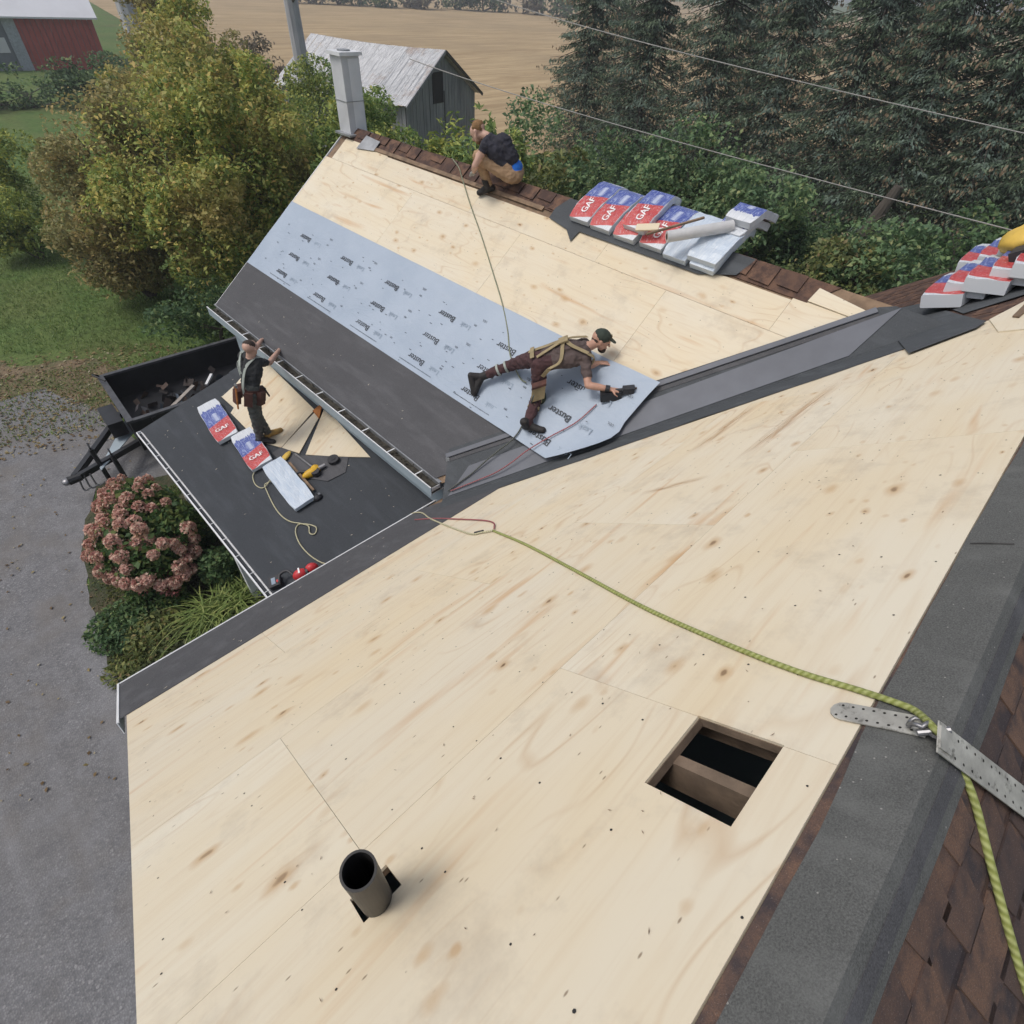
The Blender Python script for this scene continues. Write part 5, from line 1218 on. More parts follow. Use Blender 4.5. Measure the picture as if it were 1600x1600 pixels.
# ================================================================== BARNS, TRAILER, WIRES
ez = 3.0
gl, gr_ = onG(633, 165, ez), onG(741, 145, ez)
gl.z = gr_.z = 0
gd = (gr_-gl); gw = gd.length; gd.normalize(); bd = Vector((-gd.y, gd.x, 0))       # bd runs back along the barn
if bd.dot(Vector((_f[0], _f[1], 0))) < 0: bd = -bd
BL = 9.0
t = thing('old_barn', (gl+gr_)/2, 'weathered grey board barn with a rusty tin roof and one dark loft opening', 'barn')
za = 4.95
# boards of the gable, one by one
nb_ = 22
for i in range(nb_):
    x0, x1 = gw*i/nb_, gw*(i+1)/nb_-.03
    zt = lambda x: ez+(za-ez)*(1-abs(x-gw/2)/(gw/2))
    off = random.uniform(0, .03)
    pts = [gl+gd*x0, gl+gd*x1, gl+gd*x1+UP*zt(x1), gl+gd*x0+UP*zt(x0)]
    part('board', MB().prism([q-bd*off for q in pts], bd*-.03), M_['barn'], t)
mb = MB(); mb.prism([gl+bd*.05, gr_+bd*.05, gr_+bd*.05+UP*ez, (gl+gr_)/2+bd*.05+UP*(za-.1), gl+bd*.05+UP*ez], bd*.1); part('gable_backing', mb, M_['attic'], t)
for i in range(34):
    y0 = BL*i/34
    part('board', MB().prism([gl+bd*y0, gl+bd*(y0+BL/34-.03), gl+bd*(y0+BL/34-.03)+UP*(ez-.05), gl+bd*y0+UP*(ez-.05)], gd*-.03*random.uniform(.6, 1.6)), M_['barn'], t)
mb = MB(); mb.box(gl+gd*.04+bd*.2, gd*.05, bd*(BL-.3), UP*(ez-.1)); part('side_backing', mb, M_['attic'], t)
op = gl+gd*(gw*.36); part('loft_opening', MB().box(op+UP*(ez-.15)-bd*.075, gd*.95, bd*.02, UP*1.35), M_['attic'], t)
part('opening_frame', MB().box(op+UP*(ez+1.20)-bd*.10, gd*1.0, bd*.03, UP*.06), M_['barn'], t)
part('door_track', MB().box(gl+gd*(gw*.52)-bd*.07, gd*.04, bd*.03, UP*(za-1.6)), M_['attic'], t)
for (y0, z0, w_, h_) in ((3.2, 1.0, .7, .5), (6.0, .9, .5, .5)): part('window', MB().box(gl+bd*y0+UP*z0-gd*.075, bd*w_, gd*.02, UP*h_), M_['attic'], t)
# tin roof: corrugated panels
apex = (gl+gr_)/2+UP*(za+.12); sl = (gl+UP*(ez-.02)-gd*.35)-apex; sr = (gr_+UP*(ez-.02)+gd*.35)-apex
for side, sv_ in ((0, sl), (1, sr)):
    nn = sv_.cross(bd).normalized(); nn = nn if nn.z > 0 else -nn
    nP = 16
    for i in range(nP):
        mb = MB(); y0, y1 = -.35+(BL+.7)*i/nP, -.35+(BL+.7)*(i+1)/nP; rows = []; ncor = 8
        sag = .10*math.sin(math.pi*i/nP)
        jl = random.uniform(-.12, .10)
        for k in range(ncor+1):
            y = y0+(y1-y0)*k/ncor; h = .02*(k % 2)+random.uniform(0, .012)
            rows.append(mb.add([apex+bd*y+nn*h-UP*sag, apex+sv_*.5+bd*y+nn*(h+random.uniform(-.02, .02))-UP*sag*1.3, apex+sv_*(1+jl*.25)+bd*y+nn*h-UP*sag*.5]))
        for k in range(ncor):
            for m_ in range(2):
                q = (rows[k]+m_, rows[k]+m_+1, rows[k+1]+m_+1, rows[k+1]+m_); mb.face(q if side else tuple(reversed(q)))
        part('roof_panel', mb, M_['tin'], t)
part('verge_board', MB().beam(apex-bd*.36+UP*-.04, apex+sr-bd*.36+UP*-.04, .05, .14), M_['bark'], t); part('verge_board', MB().beam(apex-bd*.36+UP*-.04, apex+sl-bd*.36+UP*-.04, .05, .14), M_['barn'], t)
for (k, y, s_) in ((.55, 8.0, .5), (.8, 8.4, .4), (.35, 8.5, .35), (.68, 7.6, .3), (.9, 7.9, .35)):
    c = apex+sl*k+bd*y; nn = sl.cross(bd).normalized(); nn = nn if nn.z > 0 else -nn
    part('roof_hole', MB().box(c+nn*.04, sl.normalized()*s_, bd*s_*1.1, nn*.03), M_['attic'], t)
# red barn, top left
q0, q1 = onG(-60, 112), onG(172, 108); rd = (q1-q0).normalized(); rn = Vector((-rd.y, rd.x, 0)); rn = rn if rn.dot(Vector((_f[0], _f[1], 0))) > 0 else -rn
Lr = (q1-q0).length; t = thing('red_barn', (q0+q1)/2, 'long metal barn with a white roof, red wall and grey wall section', 'barn'); hz = 3.45
sp_ = (onG(57, 111)-q0).dot(rd)
nb_ = 26
for i in range(nb_):
    x0 = Lr*i/nb_; m_ = 'greywall' if x0+Lr/nb_*.5 < sp_ else 'redwall'
    part('wall_panel', MB().box(q0+rd*(x0+.02), rd*(Lr/nb_-.04), rn*.06, UP*hz), M_[m_], t)
part('wall_core', MB().box(q0+rn*.08, rd*Lr, rn*9, UP*(hz-.1)), M_['greywall'], t)
part('corner_trim', MB().beam(q0+rd*(sp_-.5)-rn*.05, q0+rd*(sp_-.5)-rn*.05+UP*hz, .9, .06, rn), simple('trim_grey', (.30, .33, .37), .6), t)
part('window', MB().box(q0+rd*(sp_*.52)-rn*.05+UP*1.2, rd*1.3, rn*.03, UP*1.0), M_['whiteroof'], t)
part('roof', MB().prism([q0-rd*.4-rn*.5+UP*hz, q1+rd*.4-rn*.5+UP*hz, q1+rd*.4+rn*4.5+UP*(hz+2.9), q0-rd*.4+rn*4.5+UP*(hz+2.9)], UP*.12), M_['whiteroof'], t)
part('roof', MB().prism([q0-rd*.4+rn*4.52+UP*(hz+2.9), q1+rd*.4+rn*4.52+UP*(hz+2.9), q1+rd*.4+rn*9.5+UP*hz, q0-rd*.4+rn*9.5+UP*hz], UP*.12), M_['whiteroof'], t)
# trailer
T0, T1, T2 = onG(155, 590, 1.2), onG(203, 662, 1.2), None
T0.z = T1.z = 0; td = (T0-T1); tw = td.length; td.normalize(); tx = Vector((td.y, -td.x, 0)); TLn = 4.0
T1 = T1-td*.0
t = thing('dump_trailer', (T0+T1)/2, 'black open dump trailer with tongue and hitch parked beside the porch', 'trailer')
part('floor', MB().box(T1+UP*.55, tx*TLn, td*tw, UP*.06), M_['black'], t)
part('front_panel', MB().box(T1+UP*.50, tx*.06, td*tw, UP*.70), M_['black'], t)
part('side_panel', MB().box(T1+UP*.60+tx*.06, tx*TLn, td*.05, UP*.60), M_['black'], t)
part('side_panel', MB().box(T0+UP*.60+tx*.06-td*.05, tx*TLn, td*.05, UP*.60), M_['black'], t)
part('tailgate', MB().box(T1+UP*.60+tx*(TLn-.05)+td*.051, tx*.05, td*(tw-.102), UP*.60), M_['black'], t)
railm = simple('worn_black_rail', (.06, .062, .068), .5, .3, 9)
part('top_rail', MB().box(T1+UP*1.201-tx*.04, tx*.12, td*tw, UP*.05), railm, t); part('top_rail', MB().box(T0+UP*1.201-td*.09+tx*.085, tx*TLn, td*.1, UP*.05), railm, t); part('top_rail', MB().box(T1+UP*1.201-td*.02+tx*.085, tx*TLn, td*.1, UP*.05), railm, t)
for k in range(5): part('stake', MB().box(T0+UP*.5+tx*(.4+k*.85)+td*.002, tx*.08, td*.05, UP*.70), M_['black'], t); part('stake', MB().box(T1+UP*.5+tx*(.4+k*.85)-td*.052, tx*.08, td*.05, UP*.70), M_['black'], t)
part('tarp_arm', MB().tube(smoothpath([T0+UP*1.25, T0-td*.25+UP*1.42-tx*.1, T0-td*.55+UP*1.36+tx*.05]), .02, 6), M_['black'], t)
hz_ = onG(118, 748, .52); jb = onG(158, 728, .52)
part('tongue_beam', MB().beam(T1+td*.35+UP*.52, hz_, .10, .12), M_['black'], t); part('tongue_beam', MB().beam(T0-td*.55+UP*.52, hz_+td*.06, .10, .12), M_['black'], t)
part('tongue_plate', MB().prism([hz_-UP*.005+tx*.45+td*.05, hz_+tx*.45-td*.05-UP*.005, T1+td*.75+UP*.515, T0-td*.9+UP*.515], UP*.02), M_['siding'], t)
part('coupler', MB().tube([hz_+tx*.10, hz_-tx*.12], [.075, .09], 10), M_['black'], t); part('ball_socket', MB().ball(hz_-tx*.15, (.09, .09, .07), 12, 7), M_['steel'], t, True)
for k in range(3): part('safety_chain', MB().tube(smoothpath([hz_+tx*(.05+.1*k), hz_+tx*(.02+.12*k)-UP*.28-td*.06, hz_+tx*(.16+.12*k)-UP*.2-td*.16]), .016, 6), M_['steel'], t)
for q in (jb+td*.02, hz_+tx*.75-td*.30):
    o = part('jack', MB().tube([q-UP*.42, q+UP*.42], .045, 10), M_['black'], t); part('jack_foot', MB().tube([q-UP*.515, q-UP*.42], .09, 10), M_['black'], o); part('crank', MB().tube(smoothpath([q+UP*.42, q+UP*.47, q+UP*.47+td*.16, q+UP*.40+td*.17]), .016, 6), M_['black'], o)
part('battery_box', MB().box(T1+td*.62+UP*.62-tx*.36, tx*.30, td*.8, UP*.34), M_['black'], t)
for k in range(2):
    for sgn, q in ((1, T0+td*.10), (-1, T1-td*.30)): 
        o = part('wheel', MB().tube([q+tx*(1.6+.9*k)+UP*.36, q+tx*(1.6+.9*k)+UP*.36+td*.20], .36, 20), M_['dark'], t); part('rim', MB().tube([q+tx*(1.6+.9*k)+UP*.36-td*.004, q+tx*(1.6+.9*k)+UP*.36+td*.204], .2, 14), M_['galv'], o)
def tpt(a, b, z): return T1+tx*a+td*b+UP*z
solo('old_board', MB().beam(tpt(.55, .62, .70), tpt(1.55, 1.0, 1.02), .09, .03), simple('grey_board', (.30, .27, .24), .85), 'grey board propped inside the black trailer', 'board', loc=tpt(.55, .62, .7))
solo('old_board', MB().beam(tpt(.12, .32, 1.0), tpt(1.2, .22, .98), .10, .04), simple('pale_board', (.26, .25, .24), .85), 'pale board along the near side inside the black trailer', 'board', loc=tpt(.12, .32, 1.))
solo('white_scrap', MB().beam(tpt(1.9, 1.5, .66), tpt(2.15, 1.75, .74), .06, .05), M_['white'], 'bent white metal scrap inside the black trailer', 'metal scrap', loc=tpt(1.9, 1.5, .66))
r = np.random.default_rng(31); mb = MB()
for _ in range(150):
    c = tpt(r.uniform(.3, 3.4), r.uniform(.15, tw-.25)*(.75 if _ % 3 else 1), .63+r.random()**2*.16); a = Vector(r.normal(size=3)).normalized()*r.uniform(.05, .16); bq = Vector(r.normal(size=3)); bq = (bq-a*bq.dot(a)/a.length_squared).normalized()*r.uniform(.03, .10)
    k = mb.add([c-a-bq, c+a-bq, c+a+bq, c-a+bq]); mb.face((k, k+1, k+2, k+3))
mt = NT('shingle_rubble'); mt.set(Base_Color=mt.ramp(mt.isl(), [(0, (.02, .018, .018)), (.5, (.06, .045, .04)), (.8, (.12, .075, .055)), (.93, (.10, .13, .17)), (1, (.3, .3, .3))]), Roughness=.9)
solo('roofing_rubble', mb, mt.m, kind='stuff', loc=tpt(1, .5, .6))
# overhead wires
def wire(a, b, sag, label):
    pts = [a.lerp(b, k/24)-UP*sag*4*(k/24)*(1-k/24) for k in range(25)]; solo('overhead_wire', MB().tube(pts, [max(.006, min(.016, (q-Vector(CAM)).length*.0006)) for q in pts], 5), M_['wire'], label, 'wire', 'overhead wires', loc=a)
wire(dist_pt(690, -30, 44), dist_pt(1720, 235, 15), .25, 'upper grey wire crossing in front of the spruces')
wire(dist_pt(640, 92, 26), dist_pt(1590, 362, 8.6), .12, 'lower grey wire passing over the ridge pile of bundles')

# ================================================================== PEOPLE
def V3(q): return Vector(q)
class Body:
    def __init__(s): s.seg = []
    def s_(s, a, ra, b, rb, m): s.seg.append((Vector(a), ra, Vector(b), rb, m))
    def limb(s, pts, rs, ms):
        for i in range(len(pts)-1): s.s_(pts[i], rs[i], pts[i+1], rs[i+1], ms[i] if isinstance(ms, list) else ms)
    def hand(s, w_, d, pn, curl, m, k=1.0, side=1):
        """wrist, direction of the fingers, normal of the back of the hand"""
        d = Vector(d).normalized(); pn = Vector(pn); pn = (pn-d*pn.dot(d)).normalized(); t = d.cross(pn).normalized()*side; w_ = Vector(w_)
        for o in (-.024, 0, .024): s.s_(w_+d*.015+t*o*.6, .017, w_+d*.085+t*o, .015, m)
        for i, (o, L) in enumerate(((-.034, .060), (-.0115, .075), (.0115, .080), (.034, .070))):
            b = w_+d*.09+t*o; sp = (d+t*o*3.2).normalized()
            c1, c2 = curl*.6, curl*1.3
            p1 = b+(sp*math.cos(c1)-pn*math.sin(c1))*L*.52; p2 = p1+(sp*math.cos(c2)-pn*math.sin(c2))*L*.52
            s.s_(b, .0105, p1, .0095, m); s.s_(p1, .0095, p2, .008, m)
        b = w_+d*.035+t*.036; p1 = b+(d*.55+t*.65-pn*.25).normalized()*.042; p2 = p1+(d*.85+t*.25-pn*.3).normalized()*.034
        s.s_(b, .0125, p1, .011, m); s.s_(p1, .011, p2, .009, m)
    def head(s, c, fd, up, m, k=1.0):
        fd = Vector(fd).normalized(); up = Vector(up); up = (up-fd*up.dot(fd)).normalized(); sd_ = fd.cross(up); c = Vector(c)
        A = lambda x, y, z: c+fd*x*k+sd_*y*k+up*z*k
        s.s_(A(-.035, 0, .035), .082*k, A(.025, 0, .035), .078*k, m)          # skull
        s.s_(A(.03, 0, .0), .070*k, A(.045, 0, -.065), .048*k, m)              # face to chin
        s.s_(A(.055, 0, -.085), .026*k, A(.075, 0, -.09), .022*k, m)           # chin
        for q in (-1, 1):
            s.s_(A(.02, q*.045, -.04), .035*k, A(.05, q*.02, -.085), .022*k, m)   # jaw
            s.s_(A(-.005, q*.082, -.03), .012*k, A(-.012, q*.086, .015), .016*k, m)  # ears
            s.s_(A(.088, q*.030, .012), .015*k, A(.094, q*.020, .010), .0125*k, 'eye'); s.s_(A(.09, q*.04, .032), .012*k, A(.098, q*.012, .030), .011*k, m)
        s.s_(A(.10, 0, .015), .010*k, A(.122, 0, -.022), .014*k, m)               # nose
        s.s_(A(.096, -.018, -.052), .010*k, A(.096, .018, -.052), .010*k, 'lip')
        return A
    def boot(s, an, toe, m, k=1.0, up=UP):
        an, toe = Vector(an), Vector(toe); d = (toe-an); d -= Vector(up)*d.dot(up); d.normalize(); dn = -Vector(up)
        h = (toe-an).dot(dn)
        heel = an-d*.055+dn*max(.03, h-.005)
        s.s_(an+Vector(up)*.10, .052*k, an, .050*k, m); s.s_(an, .052*k, heel, .038*k, m); s.s_(heel, .037*k, toe, .040*k, m); s.s_(an, .05*k, toe-d*.04, .042*k, m)
    def build(s, name, parent, mats, voxel=.0095):
        order = list(mats); bm = bmesh.new()
        for a, ra, b, rb, m in s.seg:
            d = b-a; L = d.length; d = d.normalized() if L > 1e-6 else UP
            x = d.orthogonal().normalized(); y = d.cross(x); n = 12; prof = []
            for k in range(5): th = -math.pi/2+k*math.pi/8; prof.append((ra*math.sin(th), ra*math.cos(th)))
            for k in range(5): th = k*math.pi/8; prof.append((L+rb*math.sin(th), rb*math.cos(th)))
            rings = []
            for i, (h, rr) in enumerate(prof):
                if rr < 1e-5: rings.append([bm.verts.new(a+d*h)])
                else: rings.append([bm.verts.new(a+d*h+(x*math.cos(2*math.pi*q/n)+y*math.sin(2*math.pi*q/n))*rr) for q in range(n)])
            for r0, r1 in zip(rings, rings[1:]):
                for q in range(n):
                    q2 = (q+1) % n
                    vs = [r0[q % len(r0)], r0[q2 % len(r0)], r1[q2 % len(r1)], r1[q % len(r1)]]
                    u = []
                    for v in vs:
                        if v not in u: u.append(v)
                    if len(u) > 2: bm.faces.new(u)
        me = bpy.data.meshes.new(name); bm.to_mesh(me); bm.free()
        o = bpy.data.objects.new(name, me); COL.objects.link(o)
        md = o.modifiers.new('r', 'REMESH'); md.mode = 'VOXEL'; md.voxel_size = voxel
        sm = o.modifiers.new('s', 'SMOOTH'); sm.factor = .5; sm.iterations = 3
        dg = bpy.context.evaluated_depsgraph_get(); ev = o.evaluated_get(dg); m2 = bpy.data.meshes.new_from_object(ev)
        bpy.data.objects.remove(o); bpy.data.meshes.remove(me); m2.name = name
        for k in order: m2.materials.append(M_[mats[k]] if isinstance(mats[k], str) else mats[k])
        nf = len(m2.polygons); ce = np.empty(nf*3, np.float32); m2.polygons.foreach_get('center', ce); ce = ce.reshape(-1, 3)
        best = np.full(nf, 1e9); idx = np.zeros(nf, np.int32)
        for a, ra, b, rb, m in s.seg:
            a_, b_ = np.array(a), np.array(b); ab = b_-a_; t = np.clip(((ce-a_)@ab)/max(1e-9, ab@ab), 0, 1); dd = np.linalg.norm(ce-a_-t[:, None]*ab, axis=1)-(ra+(rb-ra)*t)
            if m in ('eye', 'lip'): dd = dd-.002
            k = dd < best; best[k] = dd[k]; idx[k] = order.index(m)
        nv = len(m2.vertices); co = np.empty(nv*3, np.float32); m2.vertices.foreach_get('co', co); co = co.reshape(-1, 3); no = np.empty(nv*3, np.float32); m2.vertices.foreach_get('normal', no); no = no.reshape(-1, 3)
        cl = np.zeros(nv, bool); cloth = [order.index(k) for k in ('shirt', 'trou') if k in order]
        for p_ in m2.polygons:
            if idx[p_.index] in cloth:
                for vi in p_.vertices: cl[vi] = True
        for vi in np.nonzero(cl)[0]:
            q_ = Vector(co[vi]); k_ = MN.noise(Vector((q_.x*9, q_.y*9, q_.z*15)))
            co[vi] += no[vi]*(.011*(1-abs(k_)*2.4)+.006*MN.noise(q_*28)-.003)
        m2.vertices.foreach_set('co', co.ravel()); m2.update()
        m2.polygons.foreach_set('material_index', idx); m2.polygons.foreach_set('use_smooth', [True]*nf)
        org = ORG[parent.name]; m2.transform(Matrix.Translation(-org))
        ob = put(name, m2, parent); ORG[ob.name] = org; return ob
def ribbon(mb, pts, wd, th, nrm):
    """strap lying along pts, width along nrm x direction"""
    pts = smoothpath(pts, 5); rows = []
    for i, q in enumerate(pts):
        d = (pts[min(i+1, len(pts)-1)]-pts[max(0, i-1)]).normalized(); nn = nrm[i*(len(nrm)-1)//max(1, len(pts)-1)] if isinstance(nrm, list) else nrm
        s_ = d.cross(Vector(nn)).normalized(); u = s_.cross(d)
        rows.append(mb.add([q-s_*wd/2, q+s_*wd/2, q+s_*wd/2+u*th, q-s_*wd/2+u*th]))
    for a, b in zip(rows, rows[1:]):
        for k in range(4): mb.face((a+k, a+(k+1) % 4, b+(k+1) % 4, b+k))
    mb.face((rows[0]+3, rows[0]+2, rows[0]+1, rows[0])); mb.face([rows[-1]+k for k in range(4)])
def torso(B, pel, chest, neck, shL, shR, hipL, hipR, ms, mt, belly=.12):
    for h, s_ in ((hipL, shL), (hipR, shR)):
        h, s_ = Vector(h), Vector(s_); w1 = h.lerp(s_, .33).lerp(Vector(pel).lerp(Vector(chest), .5), .28); w2 = h.lerp(s_, .75).lerp(Vector(chest), .25)
        B.limb([h, w1], [.098, .092], [mt]); B.limb([w1, w2, s_.lerp(Vector(neck), .12)], [.094, .105, .062], ms)
        B.s_(s_.lerp(Vector(neck), .1), .058, Vector(neck).lerp(Vector(chest), .15), .058, ms)
    B.limb([pel, Vector(pel).lerp(Vector(chest), .35)], [.105, .105], mt); B.limb([Vector(pel).lerp(Vector(chest), .35), chest, Vector(neck).lerp(Vector(chest), .3)], [.110, .118, .07], ms)
MATS = dict(shirt='x', trou='x', skin='skin', boot='boot', eye='eye', lip='lip', sock='boot')

# ---- worker bending over on the blue sheet
J = {k: Vector(v) for k, v in {"kneeF": (4.29, 3.70, 4.50), "hipF": (4.295, 3.720, 4.90), "hipB": (4.35, 3.90, 4.87), "kneeB": (4.385, 4.266, 4.62), "ankB": (4.127, 4.542, 4.421), "pel": (4.322, 3.812, 4.90), "chest": (4.56, 3.565, 5.06), "neck": (4.745, 3.405, 5.10),
     "head": (4.90, 3.352, 5.145), "shR": (4.60, 3.31, 5.02), "shL": (4.83, 3.53, 5.06), "elR": (4.478, 3.130, 4.83), "wrR": (4.645, 2.918, 4.789), "wrL": (4.889, 3.306, 4.86), "elL": (4.75, 3.33, 4.86)}.items()}
J['ankF'] = onW(824, 665, .15); J['toeF'] = onW(848, 672, .095); J['toeB'] = onW(741, 614, .07)
for k_ in ('wrR', 'wrL', 'elL'): J[k_] += NW*.045
t = thing('person', onW(830, 670), 'worker in brown shirt, maroon trousers and dark cap bending to fasten the blue sheet', 'person', None)
B = Body(); torso(B, J['pel'], J['chest'], J['neck'], J['shL'], J['shR'], J['hipB'], J['hipF'], 'shirt', 'trou')
B.limb([J['hipF'], J['kneeF'], J['ankF']+Vector((0, 0, .05))], [.102, .068, .056], 'trou'); B.limb([J['hipB'], J['kneeB'], J['ankB']], [.102, .068, .050], 'trou')
B.s_(J['kneeF'].lerp(J['ankF'], .2), .066, J['kneeF'].lerp(J['ankF'], .55), .066, 'trou'); B.s_(J['kneeB'].lerp(J['ankB'], .2), .064, J['kneeB'].lerp(J['ankB'], .5), .064, 'trou')
for e, w_, s_ in (('elR', 'wrR', 'shR'), ('elL', 'wrL', 'shL')):
    m_ = J[s_].lerp(J[e], .62); B.limb([J[s_], m_], [.064, .054], 'shirt'); B.limb([m_, J[e], J[e].lerp(J[w_], .35), J[w_]], [.047, .042, .044, .029], 'skin')
B.s_(J['neck'], .056, J['head'].lerp(J['neck'], .3), .054, 'skin')
fd = Vector((.58, -.62, -.30)).normalized(); hu = Vector((.28, -.18, .90))
A = B.head(J['head'], fd, hu, 'skin', 1.02)
hd_ = (J['wrR']-J['elR']).normalized(); B.hand(J['wrR'], hd_+Vector((.2, -.1, -.1)), Vector((-.3, .2, .9)), .95, 'skin', side=1)
B.hand(J['wrL'], Vector((.55, -.55, .05)), Vector((-.1, .1, 1)), .35, 'skin', side=-1)
B.boot(J['ankF'], J['toeF'], 'boot', 1.05, NW)
d = (J['toeB']-J['ankB']); an = J['ankB']; heel = an+Vector((-.10, .09, .02)); B.limb([an+(J['kneeB']-an).normalized()*.08, an], [.054, .052], 'boot'); B.limb([an, heel], [.05, .040], 'boot'); B.limb([heel, J['toeB']], [.042, .042], 'boot'); B.s_(an, .05, J['toeB'], .044, 'boot')
B.build('body', t, dict(MATS, shirt='shirtB', trou='trouB'))
mb = MB(); mb.ball(A(-.006, 0, .058), (.106, .096, .082), 16, 9, 0, (fd, fd.cross(hu).normalized(), fd.cross(hu).cross(fd).normalized()*-1 if False else (hu-fd*hu.dot(fd)).normalized()))
cap = part('cap', mb, M_['cap'], t, True)
part('cap_brim', MB().prism([A(.07, .07, .062), A(.13, .062, .050), A(.165, .03, .044), A(.172, 0, .043), A(.165, -.03, .044), A(.13, -.062, .050), A(.07, -.07, .062)], (A(0, 0, .008)-A(0, 0, 0))), M_['cap'], t)
part('cap_patch', MB().box(A(.093, -.03, .07), A(0, .06, 0)-A(0, 0, 0), A(-.01, 0, .04)-A(0, 0, 0), fd*.006), M_['harn'], t)
mb = MB(); mb.ball(A(.058, 0, -.082), (.052, .055, .045), 12, 7, 0, (fd, fd.cross(hu).normalized(), (hu-fd*hu.dot(fd)).normalized())); part('beard', mb, M_['hairD'], t, True)
mb = MB(); mb.ball(A(-.055, 0, -.005), (.055, .080, .06), 12, 7, 0, (fd, fd.cross(hu).normalized(), (hu-fd*hu.dot(fd)).normalized())); part('hair', mb, M_['hairD'], t, True)
bk = (J['chest']-J['pel']).normalized(); lat = (J['shL']-J['shR']).normalized(); bn = lat.cross(bk).normalized(); bn = bn if bn.z > 0 else -bn
mb = MB(); X_ = J['chest']+bn*.128
for a_, b_ in ((J['shR'], J['hipB']), (J['shL'], J['hipF'])):
    ribbon(mb, [a_+bn*.075-bk*.0+bk*.06, a_.lerp(X_, .5)+bn*.065, X_, X_.lerp(b_, .5)+bn*.055, b_+bn*.105], .045, .006, bn)
ribbon(mb, [J['shR']+bn*.075+bk*.05, J['shR']+bk*.105-lat*.01, J['shR']-bn*.07+bk*.05], .045, .006, [bn, bk, -bn])
ribbon(mb, [X_-lat*.02, J['shR'].lerp(J['hipF'], .5)+bn*.07-lat*.07, J['shR'].lerp(J['hipF'], .8)-lat*.108, J['hipF']-lat*.112-bn*.09], .045, .008, [bn, bn, -lat, -lat])
ribbon(mb, [J['pel']+bn*.115-lat*.10, J['pel']+bn*.125, J['pel']+bn*.115+lat*.10], .05, .006, bn)
part('harness', mb, M_['harn'], t)
part('harness_pad', MB().box(X_-bk*.05-lat*.05+bn*.004, bk*.11, lat*.10, bn*.015), M_['harn'], t)
for kn, an in ((J['kneeF'], J['ankF']), (J['kneeB'], J['ankB'])):
    ax_ = (an-kn).normalized()
    for f_ in (.16, .42): part('knee_pad_strap', MB().tube([kn.lerp(an, f_)-ax_*.014, kn.lerp(an, f_)+ax_*.014], .075, 14), M_['harn'] if kn is J['kneeF'] else M_['harnG'], t)
kn = J['kneeF']; ko = Vector((.45, -.55, 0)).normalized(); part('knee_pad', MB().ball(kn+ko*.055-UP*.05, (.05, .075, .11), 12, 7, 0, (ko, UP.cross(ko), UP)), M_['cap'], t, True)
pc = J['hipF']-lat*.13-UP*.18; po = part('tool_pouch', MB().box(pc-bk*.08-UP*.16, bk*.17, -lat*.07, UP*.20), M_['harn'], t); part('pouch_flap', MB().box(pc-bk*.085+UP*.02, bk*.18, -lat*.085, UP*.03), M_['leather'], po)
part('hammer', MB().tube([pc-lat*.04+UP*.02, pc-lat*.05-UP*.30-bk*.03], .012, 6), M_['dark'], t)
q = J['chest']-bn*.24+bk*.02; part('chest_ring', MB().box(q-bk*.035-lat*.02, bk*.07, lat*.03, bn*.06), M_['black'], t); part('chest_strap', MB().tube(smoothpath([J['chest']-bn*.10-bk*.10, q+bn*.06, J['chest']-bn*.10+bk*.14]), .007, 6), M_['harn'], t)
part('wrist_band', MB().tube([J['wrR'].lerp(J['elR'], .22), J['wrR'].lerp(J['elR'], .02)], .040, 12), M_['black'], t)
# the tool he drives the fasteners with
hp = J['wrR']+(hd_+Vector((.2, -.1, -.1))).normalized()*.075; t2 = thing('cap_stapler', hp, 'black hand nailer held by the bending worker against the blue sheet', 'stapler')
hx = Vector((.62, -.70, .18)).normalized()
part('handle', MB().tube([hp-hx*.10, hp+hx*.08], [.020, .022], 10), M_['dark'], t2); part('head', MB().box(hp+hx*.06-Vector((.035, .035, .035)), hx*.13, Vector((.065, .058, 0)), (0, 0, .07)), M_['dark'], t2)
mg = hp+Vector((-.03, .02, -.035)); part('magazine', MB().beam(mg-hx*.14-UP*.03, mg+hx*.10-UP*.03, .085, .10), M_['black'], t2); part('nose', MB().tube([hp+hx*.16, hp+hx*.22+UP*.01], .012, 8), M_['brown'], t2)

# ---- worker squatting on the wing ridge
J = {k: Vector(v) for k, v in {"kneeF": (5.90, 6.60, 6.27), "hipF": (6.20, 6.235, 6.07), "pel": (6.285, 6.27, 6.11), "chest": (6.16, 6.43, 6.40), "neck": (6.07, 6.60, 6.49), "head": (6.035, 6.745, 6.515), "shR": (5.93, 6.49, 6.41), "shL": (6.19, 6.70, 6.41), "elR": (5.80, 6.55, 6.18),
     "wrR": (5.93, 6.72, 6.06), "elL": (6.20, 6.85, 6.2), "wrL": (6.13, 6.86, 6.02), "hipB": (6.38, 6.32, 6.12), "kneeB": (6.16, 6.70, 6.30), "ankF": (6.113, 6.607, 5.875)}.items()}
J['ankF'] = onW(763, 291, .12); J['toeF'] = onW(749, 301, .07); J['ankB'] = Vector((6.38, 6.42, 6.03)); J['toeB'] = Vector((6.33, 6.62, 6.0))
t = thing('person', onW(763, 298), 'ginger haired worker in navy shirt and tan trousers squatting on the wing ridge', 'person')
B = Body(); torso(B, J['pel'], J['chest'], J['neck'], J['shL'], J['shR'], J['hipB'], J['hipF'], 'shirt', 'trou')
B.limb([J['hipF'], J['kneeF'], J['ankF']+Vector((0, 0, .02))], [.108, .074, .058], 'trou'); B.limb([J['hipB'], J['kneeB'], J['ankB']], [.105, .074, .056], 'trou')
bk = (J['chest']-J['pel']).normalized(); lat = (J['shL']-J['shR']).normalized(); bn = lat.cross(bk).normalized()
if bn.dot(Vector((0, -1, 0))) < 0: bn = -bn
